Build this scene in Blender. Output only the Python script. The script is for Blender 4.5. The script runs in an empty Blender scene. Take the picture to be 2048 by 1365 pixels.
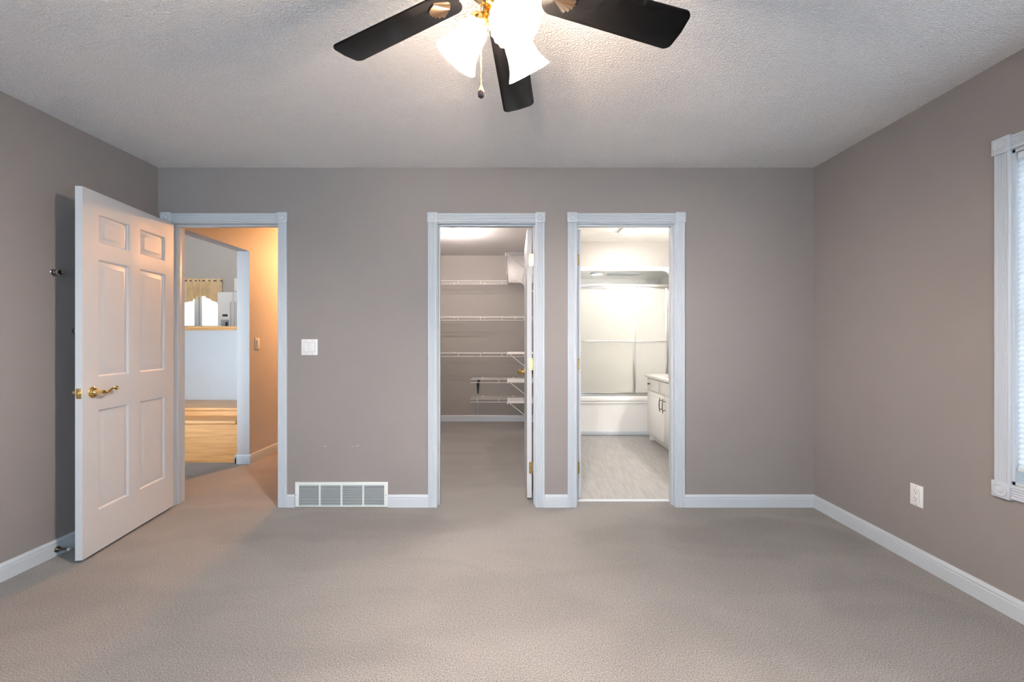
import bpy, bmesh, math, random
from mathutils import Vector, Matrix, Euler
random.seed(7)
R = math.radians
S = bpy.context.scene
COL = S.collection

# ------------------------------------------------------------------ camera
F = 843.0                                   # focal length in pixels of the 2048 px frame
cam = bpy.data.cameras.new('camera')
cam.sensor_width = 36.0
cam.lens = F * 36.0 / 2048.0
cam.shift_y = -3.0 / 2048.0
cam.clip_start = 0.02
cam_o = bpy.data.objects.new('camera', cam)
cam_o.location = (0, 0, 1.204)
cam_o.rotation_euler = (R(90), 0, 0)
COL.objects.link(cam_o)
S.camera = cam_o

# ------------------------------------------------------------------ world, exposure
w = bpy.data.worlds.new('world'); S.world = w
w.use_nodes = True
wn = w.node_tree.nodes; wl = w.node_tree.links
bg = wn['Background']
bg.inputs['Color'].default_value = (0.74, 0.86, 1.0, 1)
bg.inputs['Strength'].default_value = 3.0
S.view_settings.view_transform = 'Standard'
S.view_settings.look = 'None'
S.view_settings.gamma = 1.0
S.view_settings.use_curve_mapping = False
S.view_settings.exposure = 1.83
S.cycles.max_bounces = 10
S.cycles.diffuse_bounces = 7
S.cycles.transmission_bounces = 8
S.cycles.transparent_max_bounces = 10

def portal(name, loc, rot, sx, sy):
    l = bpy.data.lights.new(name, 'AREA'); l.shape = 'RECTANGLE'; l.size = sx; l.size_y = sy
    l.cycles.is_portal = True
    o = bpy.data.objects.new(name, l); o.location = loc; o.rotation_euler = rot
    COL.objects.link(o)
# daylight comes in through the windows, the stairwell one added for its light
portal('daylight_portal', (2.30, 1.105, 1.30), (0, R(90), 0), 1.46, 1.45)      # right wall window (points -x)
portal('daylight_portal', (-0.75, -1.74, 1.30), (R(90), 0, 0), 3.0, 1.6)         # window behind the camera (points +y)
portal('daylight_portal', (-3.45, 2.98, 1.3), (R(90), 0, 0), 1.3, 2.0)         # added, unseen stairwell window (points +y)
portal('daylight_portal', (-7.9, 10.6, 2.06), (R(-90), 0, 0), 1.4, 1.12)        # kitchen window (points -y)

# ------------------------------------------------------------------ materials
def new_mat(name):
    m = bpy.data.materials.new(name); m.use_nodes = True
    return m, m.node_tree.nodes, m.node_tree.links, m.node_tree.nodes['Principled BSDF']
def simple(name, col, rough=0.5, metal=0.0, bump=0.0, bscale=200.0, coat=0.0, var=0.03, spec=0.5, bdist=0.002):
    m, n, l, p = new_mat(name)
    p.inputs['Roughness'].default_value = rough
    p.inputs['Metallic'].default_value = metal
    p.inputs['Coat Weight'].default_value = coat
    p.inputs['Specular IOR Level'].default_value = spec
    tc = n.new('ShaderNodeTexCoord')
    no = n.new('ShaderNodeTexNoise'); no.inputs['Scale'].default_value = 6.0; no.inputs['Detail'].default_value = 4
    l.new(tc.outputs['Object'], no.inputs['Vector'])
    r = n.new('ShaderNodeValToRGB')
    r.color_ramp.elements[0].position = 0.3; r.color_ramp.elements[1].position = 0.7
    r.color_ramp.elements[0].color = (*[c * (1 - var) for c in col], 1)
    r.color_ramp.elements[1].color = (*[min(1, c * (1 + var)) for c in col], 1)
    l.new(no.outputs['Fac'], r.inputs['Fac']); l.new(r.outputs['Color'], p.inputs['Base Color'])
    if bump > 0:
        nb = n.new('ShaderNodeTexNoise'); nb.inputs['Scale'].default_value = bscale; nb.inputs['Detail'].default_value = 3
        l.new(tc.outputs['Object'], nb.inputs['Vector'])
        b = n.new('ShaderNodeBump'); b.inputs['Strength'].default_value = bump; b.inputs['Distance'].default_value = bdist
        l.new(nb.outputs['Fac'], b.inputs['Height']); l.new(b.outputs['Normal'], p.inputs['Normal'])
    return m

M = {}
M['wall'] = simple('taupe_wall_paint', (0.285, 0.258, 0.252), 0.55, bump=0.12, bscale=160, var=0.015, spec=0.3)
M['closet_wall'] = simple('closet_wall_paint', (0.31, 0.285, 0.265), 0.6, bump=0.12, bscale=160, var=0.015, spec=0.3)
M['hall_wall'] = simple('textured_hall_paint', (0.52, 0.505, 0.50), 0.6, bump=0.6, bscale=55, var=0.01, spec=0.3, bdist=0.004)
M['bath_wall'] = simple('cream_bath_paint', (0.42, 0.395, 0.365), 0.55, var=0.01)
M['trim'] = simple('white_trim_paint', (0.54, 0.585, 0.63), 0.35, var=0.01)
M['door'] = simple('white_door_paint', (0.57, 0.585, 0.61), 0.42, bump=0.08, bscale=90, var=0.01)
M['brass'] = simple('polished_brass', (0.83, 0.58, 0.22), 0.18, 1.0, var=0.05)
M['hinge'] = simple('aged_brass', (0.62, 0.46, 0.22), 0.32, 1.0, var=0.12)
M['copper'] = simple('antique_gold', (0.72, 0.50, 0.33), 0.25, 1.0, var=0.1)
M['chrome'] = simple('chrome', (0.75, 0.75, 0.76), 0.1, 1.0)
M['bronze'] = simple('dark_bronze', (0.10, 0.075, 0.055), 0.3, 0.8)
M['black'] = simple('black_painted_metal', (0.012, 0.012, 0.013), 0.4)
M['blade'] = simple('glossy_black_lacquer', (0.004, 0.004, 0.0045), 0.2, var=0.3, coat=0.0, spec=0.14)
M['plastic'] = simple('white_plastic', (0.80, 0.80, 0.79), 0.3, var=0.005)
M['slot'] = simple('dark_slot', (0.02, 0.02, 0.02), 0.8)
M['grille'] = simple('enamelled_grille', (0.72, 0.76, 0.76), 0.35, var=0.01)
M['duct'] = simple('duct_shadow_metal', (0.16, 0.18, 0.19), 0.7)
M['wire'] = simple('white_vinyl_wire', (0.82, 0.80, 0.78), 0.4, var=0.01)
M['acrylic'] = simple('white_acrylic', (0.82, 0.82, 0.81), 0.15, var=0.005, coat=0.3)
M['cabinet'] = simple('white_thermofoil', (0.82, 0.81, 0.78), 0.3, var=0.005)
M['counter'] = simple('cultured_marble', (0.84, 0.83, 0.80), 0.12, var=0.02)
M['alu'] = simple('brushed_aluminium', (0.62, 0.61, 0.60), 0.3, 1.0)
M['fridge'] = simple('white_appliance_enamel', (0.78, 0.80, 0.83), 0.12, var=0.005)
M['grey_plastic'] = simple('grey_plastic', (0.35, 0.38, 0.41), 0.4)
M['display'] = simple('dark_display', (0.03, 0.035, 0.045), 0.15)
M['valance'] = simple('gold_fabric', (0.80, 0.62, 0.38), 0.75, bump=0.3, bscale=300, var=0.1)
M['rubber'] = simple('pale_rubber', (0.55, 0.50, 0.44), 0.7)
M['vinylframe'] = simple('window_vinyl', (0.74, 0.78, 0.82), 0.3, var=0.005)
M['outside'] = simple('outside_pale_bounce', (0.90, 0.92, 0.94), 0.9, var=0.02)  # near white so the ground reflects daylight up through the windows
M['tile'] = simple('kitchen_floor', (0.5, 0.45, 0.38), 0.5)
M['crystal'] = simple('dark_pull_wood', (0.05, 0.035, 0.04), 0.12, coat=0.6)

def emis(name, col, strength):
    m, n, l, p = new_mat(name)
    p.inputs['Base Color'].default_value = (0.9, 0.9, 0.9, 1)
    p.inputs['Emission Color'].default_value = (*col, 1)
    p.inputs['Emission Strength'].default_value = strength
    return m
M['bulb'] = emis('lit_bulb_warm', (1.0, 0.85, 0.76), 1720)
M['bulb_closet'] = emis('lit_bulb_closet', (1.0, 0.88, 0.82), 325)
M['lens_bath'] = emis('lit_bath_lens', (1.0, 0.96, 0.91), 62)
M['lens_shower'] = emis('lit_shower_lens', (1.0, 0.95, 0.88), 7)
M['lens_hall'] = emis('lit_hall_lens', (1.0, 0.46, 0.17), 155)
M['lens_kitchen'] = emis('lit_kitchen_lens', (1.0, 0.93, 0.84), 50)

# popcorn ceiling
m, n, l, p = new_mat('popcorn_ceiling')
p.inputs['Roughness'].default_value = 0.9; p.inputs['Specular IOR Level'].default_value = 0.1
p.inputs['Base Color'].default_value = (0.90, 0.88, 0.87, 1)
tc = n.new('ShaderNodeTexCoord')
n1 = n.new('ShaderNodeTexNoise'); n1.inputs['Scale'].default_value = 105; n1.inputs['Detail'].default_value = 3; n1.inputs['Roughness'].default_value = 0.55
v1 = n.new('ShaderNodeTexVoronoi'); v1.inputs['Scale'].default_value = 130; v1.feature = 'SMOOTH_F1'
l.new(tc.outputs['Object'], n1.inputs['Vector']); l.new(tc.outputs['Object'], v1.inputs['Vector'])
rp = n.new('ShaderNodeValToRGB'); rp.color_ramp.elements[0].position = 0.42; rp.color_ramp.elements[1].position = 0.62
l.new(n1.outputs['Fac'], rp.inputs['Fac'])
sb = n.new('ShaderNodeMath'); sb.operation = 'MULTIPLY_ADD'; sb.inputs[1].default_value = -0.7
l.new(v1.outputs['Distance'], sb.inputs[0]); l.new(rp.outputs['Color'], sb.inputs[2])
bp = n.new('ShaderNodeBump'); bp.inputs['Strength'].default_value = 0.9; bp.inputs['Distance'].default_value = 0.0055
l.new(sb.outputs[0], bp.inputs['Height']); l.new(bp.outputs['Normal'], p.inputs['Normal'])
M['ceiling'] = m

# carpet with nap patches
def carpet_mat():
    m, n, l, p = new_mat('beige_cut_pile_carpet')
    p.inputs['Roughness'].default_value = 1.0; p.inputs['Specular IOR Level'].default_value = 0.05
    p.inputs['Sheen Weight'].default_value = 0.25; p.inputs['Sheen Roughness'].default_value = 0.5
    geo = n.new('ShaderNodeNewGeometry')
    fine = n.new('ShaderNodeTexNoise'); fine.inputs['Scale'].default_value = 215; fine.inputs['Detail'].default_value = 3
    fine.inputs['Roughness'].default_value = 0.7
    l.new(geo.outputs['Position'], fine.inputs['Vector'])
    r = n.new('ShaderNodeValToRGB')
    e = r.color_ramp.elements
    e[0].position = 0.37; e[0].color = (0.116, 0.107, 0.102, 1)
    e[1].position = 0.62; e[1].color = (0.350, 0.328, 0.315, 1)
    l.new(fine.outputs['Fac'], r.inputs['Fac'])
    big = n.new('ShaderNodeTexNoise'); big.inputs['Scale'].default_value = 1.5; big.inputs['Detail'].default_value = 3; big.inputs['Distortion'].default_value = 0.6
    mp = n.new('ShaderNodeMapping'); mp.inputs['Scale'].default_value = (0.8, 1.9, 1)
    l.new(geo.outputs['Position'], mp.inputs['Vector']); l.new(mp.outputs['Vector'], big.inputs['Vector'])
    br = n.new('ShaderNodeMapRange'); br.interpolation_type = 'SMOOTHSTEP'
    br.inputs['From Min'].default_value = 0.36; br.inputs['From Max'].default_value = 0.62
    br.inputs['To Min'].default_value = 0.93; br.inputs['To Max'].default_value = 1.05
    l.new(big.outputs['Fac'], br.inputs['Value'])
    cur = br.outputs['Result']
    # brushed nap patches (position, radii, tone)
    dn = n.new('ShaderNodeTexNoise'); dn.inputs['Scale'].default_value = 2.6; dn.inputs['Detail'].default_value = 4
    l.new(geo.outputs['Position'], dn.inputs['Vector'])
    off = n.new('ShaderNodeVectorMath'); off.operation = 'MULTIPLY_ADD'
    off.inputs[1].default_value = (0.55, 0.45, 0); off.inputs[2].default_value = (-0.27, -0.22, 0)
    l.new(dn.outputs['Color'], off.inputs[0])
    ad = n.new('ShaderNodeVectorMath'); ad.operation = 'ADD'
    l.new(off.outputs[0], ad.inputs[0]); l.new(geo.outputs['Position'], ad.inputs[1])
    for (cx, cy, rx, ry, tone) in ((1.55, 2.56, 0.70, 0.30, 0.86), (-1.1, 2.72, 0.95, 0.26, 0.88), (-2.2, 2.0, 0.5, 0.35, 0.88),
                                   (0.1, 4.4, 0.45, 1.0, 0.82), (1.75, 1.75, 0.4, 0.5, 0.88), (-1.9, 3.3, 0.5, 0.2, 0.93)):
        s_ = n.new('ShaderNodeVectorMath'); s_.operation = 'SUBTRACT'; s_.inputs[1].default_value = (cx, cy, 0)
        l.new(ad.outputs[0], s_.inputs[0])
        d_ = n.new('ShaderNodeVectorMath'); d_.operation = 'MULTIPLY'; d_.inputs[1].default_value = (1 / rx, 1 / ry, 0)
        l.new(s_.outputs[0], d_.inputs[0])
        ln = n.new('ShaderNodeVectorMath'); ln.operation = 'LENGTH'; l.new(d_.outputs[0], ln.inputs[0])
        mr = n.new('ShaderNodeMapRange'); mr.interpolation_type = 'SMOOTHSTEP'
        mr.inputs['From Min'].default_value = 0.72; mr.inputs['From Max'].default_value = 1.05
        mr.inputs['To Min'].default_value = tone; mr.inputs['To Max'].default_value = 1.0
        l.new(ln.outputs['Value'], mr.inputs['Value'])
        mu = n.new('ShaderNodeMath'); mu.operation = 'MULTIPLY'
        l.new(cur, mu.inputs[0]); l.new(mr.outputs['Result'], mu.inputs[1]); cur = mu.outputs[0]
    vm = n.new('ShaderNodeVectorMath'); vm.operation = 'SCALE'
    l.new(r.outputs['Color'], vm.inputs[0]); l.new(cur, vm.inputs['Scale'])
    l.new(vm.outputs[0], p.inputs['Base Color'])
    b = n.new('ShaderNodeBump'); b.inputs['Strength'].default_value = 0.7; b.inputs['Distance'].default_value = 0.006
    l.new(fine.outputs['Fac'], b.inputs['Height']); l.new(b.outputs['Normal'], p.inputs['Normal'])
    return m
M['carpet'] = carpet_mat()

def wood_mat(name, c0, c1, axis='x', rough=0.35):
    m, n, l, p = new_mat(name)
    p.inputs['Roughness'].default_value = rough
    geo = n.new('ShaderNodeNewGeometry')
    mp = n.new('ShaderNodeMapping')
    mp.inputs['Scale'].default_value = (0.9, 30, 30) if axis == 'x' else (14, 1.2, 14)
    l.new(geo.outputs['Position'], mp.inputs['Vector'])
    no = n.new('ShaderNodeTexNoise'); no.inputs['Scale'].default_value = 3.0; no.inputs['Detail'].default_value = 5; no.inputs['Distortion'].default_value = 0.8
    l.new(mp.outputs['Vector'], no.inputs['Vector'])
    r = n.new('ShaderNodeValToRGB'); e = r.color_ramp.elements
    e[0].position = 0.35; e[0].color = (*c0, 1); e[1].position = 0.6; e[1].color = (*c1, 1)
    l.new(no.outputs['Fac'], r.inputs['Fac']); l.new(r.outputs['Color'], p.inputs['Base Color'])
    return m
M['oak'] = wood_mat('honey_oak', (0.58, 0.28, 0.095), (0.74, 0.39, 0.15))

def vinyl_mat():
    m, n, l, p = new_mat('grey_washed_vinyl_floor')
    p.inputs['Roughness'].default_value = 0.4
    geo = n.new('ShaderNodeNewGeometry')
    rt = n.new('ShaderNodeMapping'); rt.inputs['Rotation'].default_value = (0, 0, R(2))
    mp = n.new('ShaderNodeMapping'); mp.inputs['Scale'].default_value = (22, 2.6, 1)
    l.new(geo.outputs['Position'], rt.inputs['Vector']); l.new(rt.outputs['Vector'], mp.inputs['Vector'])
    no = n.new('ShaderNodeTexNoise'); no.inputs['Scale'].default_value = 1.8; no.inputs['Detail'].default_value = 6
    l.new(mp.outputs['Vector'], no.inputs['Vector'])
    r = n.new('ShaderNodeValToRGB'); e = r.color_ramp.elements
    e[0].position = 0.35; e[0].color = (0.29, 0.28, 0.27, 1); e[1].position = 0.68; e[1].color = (0.37, 0.363, 0.357, 1)
    l.new(no.outputs['Fac'], r.inputs['Fac'])
    # seams of the large tiles
    br = n.new('ShaderNodeTexBrick'); br.inputs['Scale'].default_value = 1.0; br.offset = 0
    br.inputs['Color1'].default_value = (1, 1, 1, 1); br.inputs['Color2'].default_value = (0.96, 0.96, 0.96, 1)
    br.inputs['Mortar'].default_value = (0.82, 0.82, 0.82, 1); br.inputs['Mortar Size'].default_value = 0.003
    br.inputs['Brick Width'].default_value = 0.92; br.inputs['Row Height'].default_value = 0.915
    l.new(geo.outputs['Position'], br.inputs['Vector'])
    mx = n.new('ShaderNodeMix'); mx.data_type = 'RGBA'; mx.blend_type = 'MULTIPLY'; mx.inputs['Factor'].default_value = 1
    l.new(r.outputs['Color'], mx.inputs[6]); l.new(br.outputs['Color'], mx.inputs[7])
    l.new(mx.outputs[2], p.inputs['Base Color'])
    return m
M['vinyl'] = vinyl_mat()

def pane_mat():
    m, n, l, p = new_mat('window_glass')
    n.remove(p)
    out = n['Material Output']
    tr = n.new('ShaderNodeBsdfTransparent'); tr.inputs['Color'].default_value = (0.93, 0.96, 0.96, 1)
    gl = n.new('ShaderNodeBsdfGlossy'); gl.inputs['Roughness'].default_value = 0.02
    fr = n.new('ShaderNodeFresnel'); fr.inputs['IOR'].default_value = 1.45
    mx = n.new('ShaderNodeMixShader')
    l.new(fr.outputs[0], mx.inputs[0]); l.new(tr.outputs[0], mx.inputs[1]); l.new(gl.outputs[0], mx.inputs[2])
    l.new(mx.outputs[0], out.inputs['Surface'])
    return m
M['glass'] = pane_mat()

def hammered_mat():
    m, n, l, p = new_mat('hammered_shower_glass')
    n.remove(p)
    out = n['Material Output']
    geo = n.new('ShaderNodeNewGeometry')
    vo = n.new('ShaderNodeTexVoronoi'); vo.inputs['Scale'].default_value = 42; vo.feature = 'SMOOTH_F1'
    l.new(geo.outputs['Position'], vo.inputs['Vector'])
    b = n.new('ShaderNodeBump'); b.inputs['Strength'].default_value = 0.35; b.inputs['Distance'].default_value = 0.006
    l.new(vo.outputs['Distance'], b.inputs['Height'])
    tr = n.new('ShaderNodeBsdfTransparent'); tr.inputs['Color'].default_value = (0.93, 0.94, 0.90, 1)
    tl = n.new('ShaderNodeBsdfTranslucent'); tl.inputs['Color'].default_value = (0.95, 0.95, 0.93, 1)
    df = n.new('ShaderNodeBsdfDiffuse'); df.inputs['Color'].default_value = (0.92, 0.91, 0.88, 1)
    gl = n.new('ShaderNodeBsdfGlossy'); gl.inputs['Roughness'].default_value = 0.09
    for s_ in (tl, df, gl): l.new(b.outputs['Normal'], s_.inputs['Normal'])
    m1 = n.new('ShaderNodeMixShader'); m1.inputs[0].default_value = 0.45
    l.new(tl.outputs[0], m1.inputs[1]); l.new(df.outputs[0], m1.inputs[2])
    m2 = n.new('ShaderNodeMixShader'); m2.inputs[0].default_value = 0.60
    l.new(tr.outputs[0], m2.inputs[1]); l.new(m1.outputs[0], m2.inputs[2])
    m3 = n.new('ShaderNodeMixShader'); m3.inputs[0].default_value = 0.05
    l.new(m2.outputs[0], m3.inputs[1]); l.new(gl.outputs[0], m3.inputs[2])
    l.new(m3.outputs[0], out.inputs['Surface'])
    return m
M['hammered'] = hammered_mat()

def shade_mat():
    m, n, l, p = new_mat('frosted_swirl_glass')
    n.remove(p)
    out = n['Material Output']
    tl = n.new('ShaderNodeBsdfTranslucent'); tl.inputs['Color'].default_value = (0.96, 0.88, 0.76, 1)
    df = n.new('ShaderNodeBsdfDiffuse'); df.inputs['Color'].default_value = (0.92, 0.88, 0.80, 1)
    gl = n.new('ShaderNodeBsdfGlossy'); gl.inputs['Roughness'].default_value = 0.15
    m1 = n.new('ShaderNodeMixShader'); m1.inputs[0].default_value = 0.34
    l.new(tl.outputs[0], m1.inputs[1]); l.new(df.outputs[0], m1.inputs[2])
    m2 = n.new('ShaderNodeMixShader'); m2.inputs[0].default_value = 0.27
    tr = n.new('ShaderNodeBsdfTransparent'); tr.inputs['Color'].default_value = (0.98, 0.95, 0.90, 1)
    l.new(m1.outputs[0], m2.inputs[1]); l.new(tr.outputs[0], m2.inputs[2])
    m3 = n.new('ShaderNodeMixShader'); m3.inputs[0].default_value = 0.06
    l.new(m2.outputs[0], m3.inputs[1]); l.new(gl.outputs[0], m3.inputs[2])
    l.new(m3.outputs[0], out.inputs['Surface'])
    return m
M['shade'] = shade_mat()

# back wall paint: the taupe paint with two small pale scuffs low on the wall
def scuffed_wall():
    m = M['wall'].copy(); m.name = 'taupe_wall_paint_with_scuffs'
    n = m.node_tree.nodes; l = m.node_tree.links; p = n['Principled BSDF']
    src = p.inputs['Base Color'].links[0].from_socket
    geo = n.new('ShaderNodeNewGeometry')
    dn = n.new('ShaderNodeTexNoise'); dn.inputs['Scale'].default_value = 60
    l.new(geo.outputs['Position'], dn.inputs['Vector'])
    cur = None
    for (cx, cz, rx, rz) in ((-1.343, 0.437, 0.016, 0.003), (-1.145, 0.434, 0.013, 0.0028), (-1.112, 0.440, 0.012, 0.0028)):
        s_ = n.new('ShaderNodeVectorMath'); s_.operation = 'SUBTRACT'; s_.inputs[1].default_value = (cx, 0, cz)
        l.new(geo.outputs['Position'], s_.inputs[0])
        d_ = n.new('ShaderNodeVectorMath'); d_.operation = 'MULTIPLY'; d_.inputs[1].default_value = (1 / rx, 0, 1 / rz)
        l.new(s_.outputs[0], d_.inputs[0])
        ln = n.new('ShaderNodeVectorMath'); ln.operation = 'LENGTH'; l.new(d_.outputs[0], ln.inputs[0])
        a = n.new('ShaderNodeMath'); a.operation = 'ADD'; l.new(ln.outputs['Value'], a.inputs[0]); l.new(dn.outputs['Fac'], a.inputs[1])
        lt = n.new('ShaderNodeMath'); lt.operation = 'LESS_THAN'; lt.inputs[1].default_value = 1.4; l.new(a.outputs[0], lt.inputs[0])
        if cur is None: cur = lt.outputs[0]
        else:
            mx_ = n.new('ShaderNodeMath'); mx_.operation = 'MAXIMUM'; l.new(cur, mx_.inputs[0]); l.new(lt.outputs[0], mx_.inputs[1]); cur = mx_.outputs[0]
    mx = n.new('ShaderNodeMix'); mx.data_type = 'RGBA'
    l.new(cur, mx.inputs['Factor']); l.new(src, mx.inputs[6]); mx.inputs[7].default_value = (0.43, 0.41, 0.40, 1)
    l.new(mx.outputs[2], p.inputs['Base Color'])
    return m
M['wall_scuffed'] = scuffed_wall()

# ------------------------------------------------------------------ mesh helpers
class MB:
    def __init__(s): s.bm = bmesh.new()
    def _merge(s, b2, mat=None):
        if mat is not None: bmesh.ops.transform(b2, matrix=mat, verts=b2.verts)
        me = bpy.data.meshes.new('tmp'); b2.to_mesh(me); b2.free()
        s.bm.from_mesh(me); bpy.data.meshes.remove(me)
        return s
    def box(s, x0, x1, y0, y1, z0, z1, bev=0.0, mat=None, seg=2):
        b = bmesh.new(); bmesh.ops.create_cube(b, size=1.0)
        for v in b.verts:
            v.co = Vector(((x0 + x1) / 2 + v.co.x * (x1 - x0), (y0 + y1) / 2 + v.co.y * (y1 - y0), (z0 + z1) / 2 + v.co.z * (z1 - z0)))
        if bev > 0: bmesh.ops.bevel(b, geom=list(b.edges), offset=bev, segments=seg, profile=0.5, affect='EDGES', clamp_overlap=True)
        return s._merge(b, mat)
    def cyl(s, p0, p1, r0, r1=None, seg=20, cap=True):
        if r1 is None: r1 = r0
        p0 = Vector(p0); p1 = Vector(p1); d = p1 - p0
        q = d.to_track_quat('Z', 'Y').to_matrix().to_4x4(); q.translation = p0
        return s.lathe([(0 if cap else r0, 0), (r0, 0), (r1, d.length), (0 if cap else r1, d.length)] if cap else [(r0, 0), (r1, d.length)], q, seg)
    def lathe(s, prof, mat=None, seg=32, fn=None):
        b = bmesh.new(); rings = []
        for k, (r, z) in enumerate(prof):
            if r < 1e-6: rings.append([b.verts.new((0, 0, z))])
            else:
                ring = []
                for i in range(seg):
                    a = 2 * math.pi * i / seg
                    rr = r * (fn(a, z) if fn else 1)
                    ring.append(b.verts.new((rr * math.cos(a), rr * math.sin(a), z)))
                rings.append(ring)
        for A, B in zip(rings, rings[1:]):
            if len(A) == 1 and len(B) == 1: continue
            for i in range(seg):
                j = (i + 1) % seg
                if len(A) == 1: b.faces.new((A[0], B[j], B[i]))
                elif len(B) == 1: b.faces.new((A[i], A[j], B[0]))
                else: b.faces.new((A[i], A[j], B[j], B[i]))
        bmesh.ops.recalc_face_normals(b, faces=b.faces)
        return s._merge(b, mat)
    def sphere(s, c, r, seg=16, sc=(1, 1, 1)):
        n = seg // 2
        prof = [(r * math.sin(math.pi * k / n), -r * math.cos(math.pi * k / n)) for k in range(n + 1)]
        prof[0] = (0, -r); prof[-1] = (0, r)
        return s.lathe(prof, Matrix.Translation(Vector(c)) @ Matrix.Diagonal((*sc, 1)), seg)
    def tube(s, pts, r, seg=8, closed=False, radii=None):
        pts = [Vector(p) for p in pts]; b = bmesh.new(); rings = []
        n = len(pts); up = None
        for k, p in enumerate(pts):
            t = (pts[min(k + 1, n - 1)] - pts[max(k - 1, 0)])
            if closed: t = pts[(k + 1) % n] - pts[k - 1]
            t.normalize()
            if up is None:
                up = Vector((0, 0, 1)) if abs(t.z) < 0.9 else Vector((1, 0, 0))
            x = t.cross(up)
            if x.length < 1e-5: x = t.cross(Vector((0, 1, 0)))
            x.normalize(); y = x.cross(t); y.normalize(); up = y
            rr = radii[k] if radii else r
            rings.append([b.verts.new(p + x * (rr * math.cos(2 * math.pi * i / seg)) + y * (rr * math.sin(2 * math.pi * i / seg))) for i in range(seg)])
        pairs = list(zip(rings, rings[1:]))
        if closed: pairs.append((rings[-1], rings[0]))
        for A, B in pairs:
            for i in range(seg):
                j = (i + 1) % seg; b.faces.new((A[i], A[j], B[j], B[i]))
        if not closed:
            b.faces.new(rings[0][::-1]); b.faces.new(rings[-1])
        bmesh.ops.recalc_face_normals(b, faces=b.faces)
        return s._merge(b)
    def prism(s, poly, d, mat=None, bev=0.0):
        """poly: list of (x,y) ; extruded in z from 0 to d, then moved by mat"""
        b = bmesh.new()
        v0 = [b.verts.new((x, y, 0)) for x, y in poly]; v1 = [b.verts.new((x, y, d)) for x, y in poly]
        n = len(poly)
        for i in range(n):
            j = (i + 1) % n; b.faces.new((v0[i], v0[j], v1[j], v1[i]))
        b.faces.new(v0[::-1]); b.faces.new(v1)
        bmesh.ops.recalc_face_normals(b, faces=b.faces)
        if bev > 0:
            es = [e for e in b.edges if abs(e.verts[0].co.z - e.verts[1].co.z) < 1e-6]
            bmesh.ops.bevel(b, geom=es, offset=bev, segments=2, profile=0.5, affect='EDGES')
        return s._merge(b, mat)
    def build(s, name, mat, parent=None, smooth=True, local=False, loc=None):
        bm = s.bm
        if smooth:
            for f in bm.faces: f.smooth = True
            for e in bm.edges:
                if len(e.link_faces) == 2 and e.calc_face_angle(0) > R(38): e.smooth = False
        root = parent
        while root is not None and root.parent is not None: root = root.parent
        if parent is None:
            if loc is None:
                xs = [v.co for v in bm.verts]
                loc = Vector(((min(c.x for c in xs) + max(c.x for c in xs)) / 2, (min(c.y for c in xs) + max(c.y for c in xs)) / 2, min(c.z for c in xs)))
            sh = Vector(loc)
        else: sh = Vector((0, 0, 0)) if local else root.location.copy()
        for v in bm.verts: v.co -= sh
        me = bpy.data.meshes.new(name); bm.to_mesh(me); bm.free()
        me.materials.append(M[mat] if isinstance(mat, str) else mat)
        o = bpy.data.objects.new(name, me); COL.objects.link(o)
        if parent is None: o.location = sh
        else: o.parent = parent
        return o

def empty(name, loc, rz=0.0):
    o = bpy.data.objects.new(name, None); o.empty_display_size = 0.05
    o.location = loc; o.rotation_euler = (0, 0, rz); COL.objects.link(o); return o
def tag(o, label, cat, group=None, kind=None):
    o['label'] = label; o['category'] = cat
    if group: o['group'] = group
    if kind: o['kind'] = kind
    return o
def st(o, label, cat): return tag(o, label, cat, kind='structure')

# rotation helper: profile (x=out from wall, y=height/width) extruded along an axis
def frame(origin, ex, ey, ez):
    m = Matrix.Identity(4)
    for i, e in enumerate((ex, ey, ez)):
        for r_ in range(3): m[r_][i] = e[r_]
    m.translation = Vector(origin); return m

# ------------------------------------------------------------------ dimensions
XL, XR, YB, YT, YF, H = -2.544, 2.17, 3.03, 3.15, -1.6, 2.44
OP = [(-2.446, -1.682), (-0.535, 0.167), (0.467, 1.172)]
OH = 2.04
JT = 0.02

def wall_with_holes(mb, axis, a0, a1, t0, t1, z0, z1, holes):
    """axis 'x': wall runs along x, thickness t0..t1 in y. holes: (a0,a1,z0,z1)"""
    def bx(p, q, zz0, zz1):
        if q - p < 1e-5 or zz1 - zz0 < 1e-5: return
        if axis == 'x': mb.box(p, q, t0, t1, zz0, zz1)
        else: mb.box(t0, t1, p, q, zz0, zz1)
    cur = a0
    for h in sorted(holes):
        bx(cur, h[0], z0, z1); bx(h[0], h[1], z0, h[2]); bx(h[0], h[1], h[3], z1); cur = h[1]
    bx(cur, a1, z0, z1)
    return mb

# ------------------------------------------------------------------ shell of the bedroom
mb = MB(); wall_with_holes(mb, 'x', XL - 0.12, XR + 0.12, YB, YT, 0, H + 0.1, [(a - JT, b + JT, 0, OH + JT) for a, b in OP])
st(mb.build('wall_back', 'wall_scuffed', smooth=False), 'taupe back wall with three white-trimmed doorways', 'wall')
st(MB().box(XL - 0.12, XL, YF - 0.12, YB, 0, H + 0.1).build('wall_left', 'wall', smooth=False), 'taupe left wall behind the open six-panel door', 'wall')
WY0, WY1, WZ0, WZ1 = 0.38, 1.83, 0.575, 2.025
mb = MB(); wall_with_holes(mb, 'y', YF - 0.12, YB, XR, XR + 0.12, 0, H + 0.1, [(WY0, WY1, WZ0, WZ1)])
st(mb.build('wall_right', 'wall', smooth=False), 'taupe right wall with a tall window and a low outlet', 'wall')
FX0, FX1, FZ0, FZ1 = -2.25, 0.75, 0.5, 2.1
mb = MB(); wall_with_holes(mb, 'x', XL, XR, YF - 0.12, YF, 0, H + 0.1, [(FX0, FX1, FZ0, FZ1)])
st(mb.build('wall_front', 'wall', smooth=False), 'taupe wall behind the viewer with a wide window', 'wall')
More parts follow.
